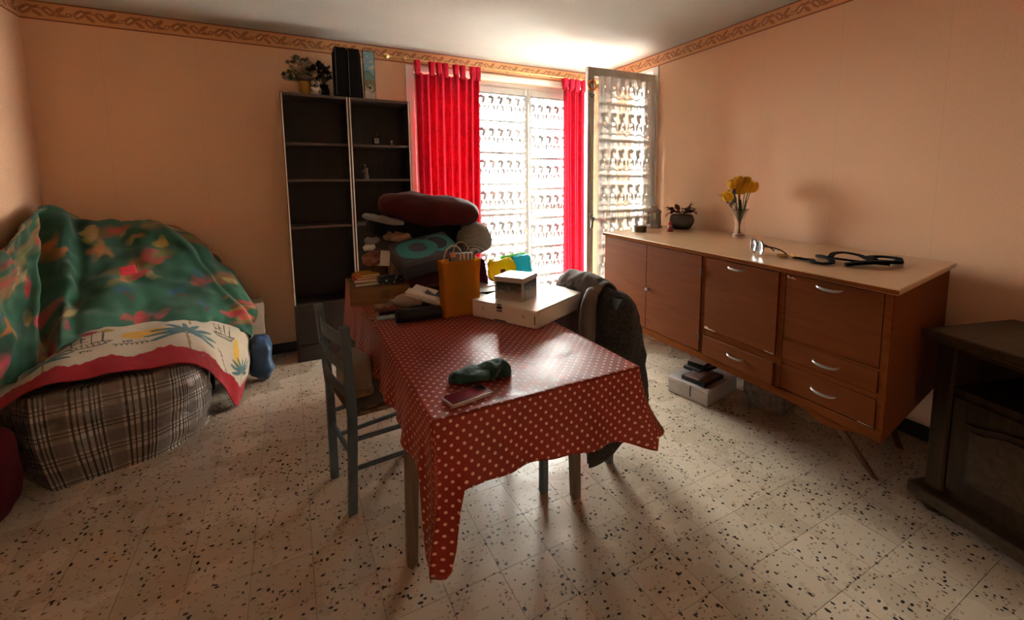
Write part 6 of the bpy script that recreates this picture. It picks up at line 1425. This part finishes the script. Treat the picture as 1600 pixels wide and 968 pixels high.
obj('body', soft(0.075, 0.06, 0.07, e=0.8, amp=0.005, freq=40), m_wf, pl, smooth=True); obj('head', soft(0.07, 0.06, 0.062, e=0.85, amp=0.004, freq=40), m_gf, pl, (-0.004, -0.006, 0.050), smooth=True)
for s in (-1, 1): obj('ear', soft(0.02, 0.012, 0.022, e=0.85), m_gf, pl, (s*0.024, 0, 0.102), smooth=True); obj('eye_patch', soft(0.026, 0.012, 0.026, e=0.9), m_wf, pl, (s*0.016, -0.034, 0.073), smooth=True); obj('eye', soft(0.009, 0.008, 0.009, e=1.0, n=10, m=8), m_blackp, pl, (s*0.016, -0.040, 0.082), smooth=True); obj('paw', soft(0.022, 0.026, 0.02, e=0.85), m_gf, pl, (s*0.03, -0.026, 0.014), smooth=True)
obj('nose', soft(0.012, 0.01, 0.008, e=0.9, n=10, m=8), m_blackp, pl, (-0.004, -0.038, 0.066), smooth=True)
def doily():
    bm = NB(); n = 36; rings = []
    for q, r in enumerate((0.02, 0.045, 0.065, 0.075)): rings.append([bm.verts.new((r*(1+0.05*math.cos(9*2*PI*k/n))*math.cos(2*PI*k/n), 0.6*r*(1+0.05*math.cos(9*2*PI*k/n))*math.sin(2*PI*k/n), 0.004+0.03*math.exp(-r*40))) for k in range(n)])
    for A, D in zip(rings, rings[1:]):
        for k in range(n):
            if (k % 3) != 1 or A is rings[-2]: bm.faces.new((A[k], A[(k+1) % n], D[(k+1) % n], D[k]))
    bmesh.ops.solidify(bm, geom=list(bm.faces), thickness=0.002); return bm
single('wicker_mat', doily(), M('wicker', (0.33, 0.22, 0.15), 0.8, var=0.3, scale=50), 'openwork wicker mat at the left end of the bookcase top', 'mat', (0.075, 3.965, ZT))
# shelf pieces
pfm = thing('perfume_bottle', 'square black perfume bottle with pale label on the bookcase shelf', 'bottle', (0.672, 4.0, 1.7155), math.radians(4))
obj('bottle_body', B(-0.030, 0.030, -0.014, 0.014, 0, 0.072, bev=0.005, seg=2), M('black_glass', (0.006, 0.006, 0.007), 0.12), pfm); obj('cap', LT([(0, 0.072), (0.010, 0.072), (0.010, 0.078), (0.013, 0.080), (0.013, 0.097), (0, 0.098)], 16), M('smoked_cap', (0.10, 0.10, 0.10), 0.2), pfm)
lbm = obj('label', B(-0.0185, 0.0185, -0.0155, -0.0138, 0.016, 0.060, bev=0.001), M('pale_label', (0.42, 0.40, 0.38), 0.5), pfm)
bm = NB()
for (x0, x1, z0, z1) in ((-0.010, 0.010, 0.049, 0.051), (-0.008, -0.0055, 0.027, 0.046), (0.0055, 0.008, 0.027, 0.046), (-0.008, 0.008, 0.037, 0.0395), (-0.008, 0.008, 0.0435, 0.046)): box(bm, x0, x1, -0.0162, -0.0154, z0, z1)
obj('label_mark', bm, m_ink, lbm)
vl = thing('sample_vial', 'tiny pale sample vial near the right end of the upper shelf', 'vial', (0.795, 4.0, 1.7155)); obj('vial_body', LT([(0, 0), (0.009, 0), (0.009, 0.026), (0.006, 0.029), (0, 0.029)], 14), M('amber_glass', (0.28, 0.20, 0.10), 0.2), vl); obj('cap', LT([(0.0, 0.0292), (0.0085, 0.0292), (0.0085, 0.046), (0, 0.047)], 14), M('ivory_cap', (0.55, 0.48, 0.40), 0.4), vl)
fg = thing('stone_figurine', 'slim pale stone figurine on the lower bookcase shelf', 'figurine', (0.578, 3.99, 1.4375), math.radians(-20)); m_stone = M('pale_stone', (0.22, 0.17, 0.14), 0.7, var=0.2, scale=30)
obj('robe', LT([(0, 0), (0.022, 0), (0.020, 0.02), (0.015, 0.06), (0.017, 0.085), (0.010, 0.095), (0, 0.097)], 16), m_stone, fg, smooth=True); obj('head', soft(0.022, 0.024, 0.028, e=0.95, n=16, m=12), m_stone, fg, (-0.010, 0, 0.098), smooth=True); obj('arm', TB([(-0.012, 0, 0.078), (-0.026, -0.004, 0.058), (-0.036, -0.004, 0.066)], [0.006, 0.005, 0.004], 8), m_stone, fg, smooth=True); obj('hair', soft(0.026, 0.022, 0.012, e=0.9, n=14, m=8), M('brown_stone', (0.12, 0.07, 0.05), 0.7), fg, (-0.012, 0, 0.118), smooth=True)

# ornament on the free stile of the door leaf
om = thing('ring_ornament', 'amber ring ornament with three dark beads on the open door leaf', 'ornament'); om.matrix_world = LEAF @ Matrix.Translation((0.725, 0.040, 2.225))
m_amb = M('amber', (0.55, 0.17, 0.02), 0.2, var=0.3)
obj('ring', TB([(0.036*math.cos(a), 0.0, 0.040*math.sin(a)) for a in [k*2*PI/30 for k in range(30)]], [0.010+0.004*math.cos(2*PI*k/30+PI*0.0) for k in range(30)], 10, True), m_amb, om, smooth=True)
obj('tag', TB([(-0.03, 0, -0.008), (-0.05, 0, -0.012)], 0.006, 8), M('gold_tag', (0.60, 0.30, 0.05), 0.4), om)
for dx, dz in ((-0.018, -0.083), (0.018, -0.080), (0.0, -0.10)): obj('bead', soft(0.014, 0.014, 0.014, e=1.0, n=12, m=8), m_blackp, om, (dx, -0.006, dz), smooth=True)
obj('thread', TB([(0, 0, -0.04), (0.0, -0.006, -0.09)], 0.001, 4), m_black, om)
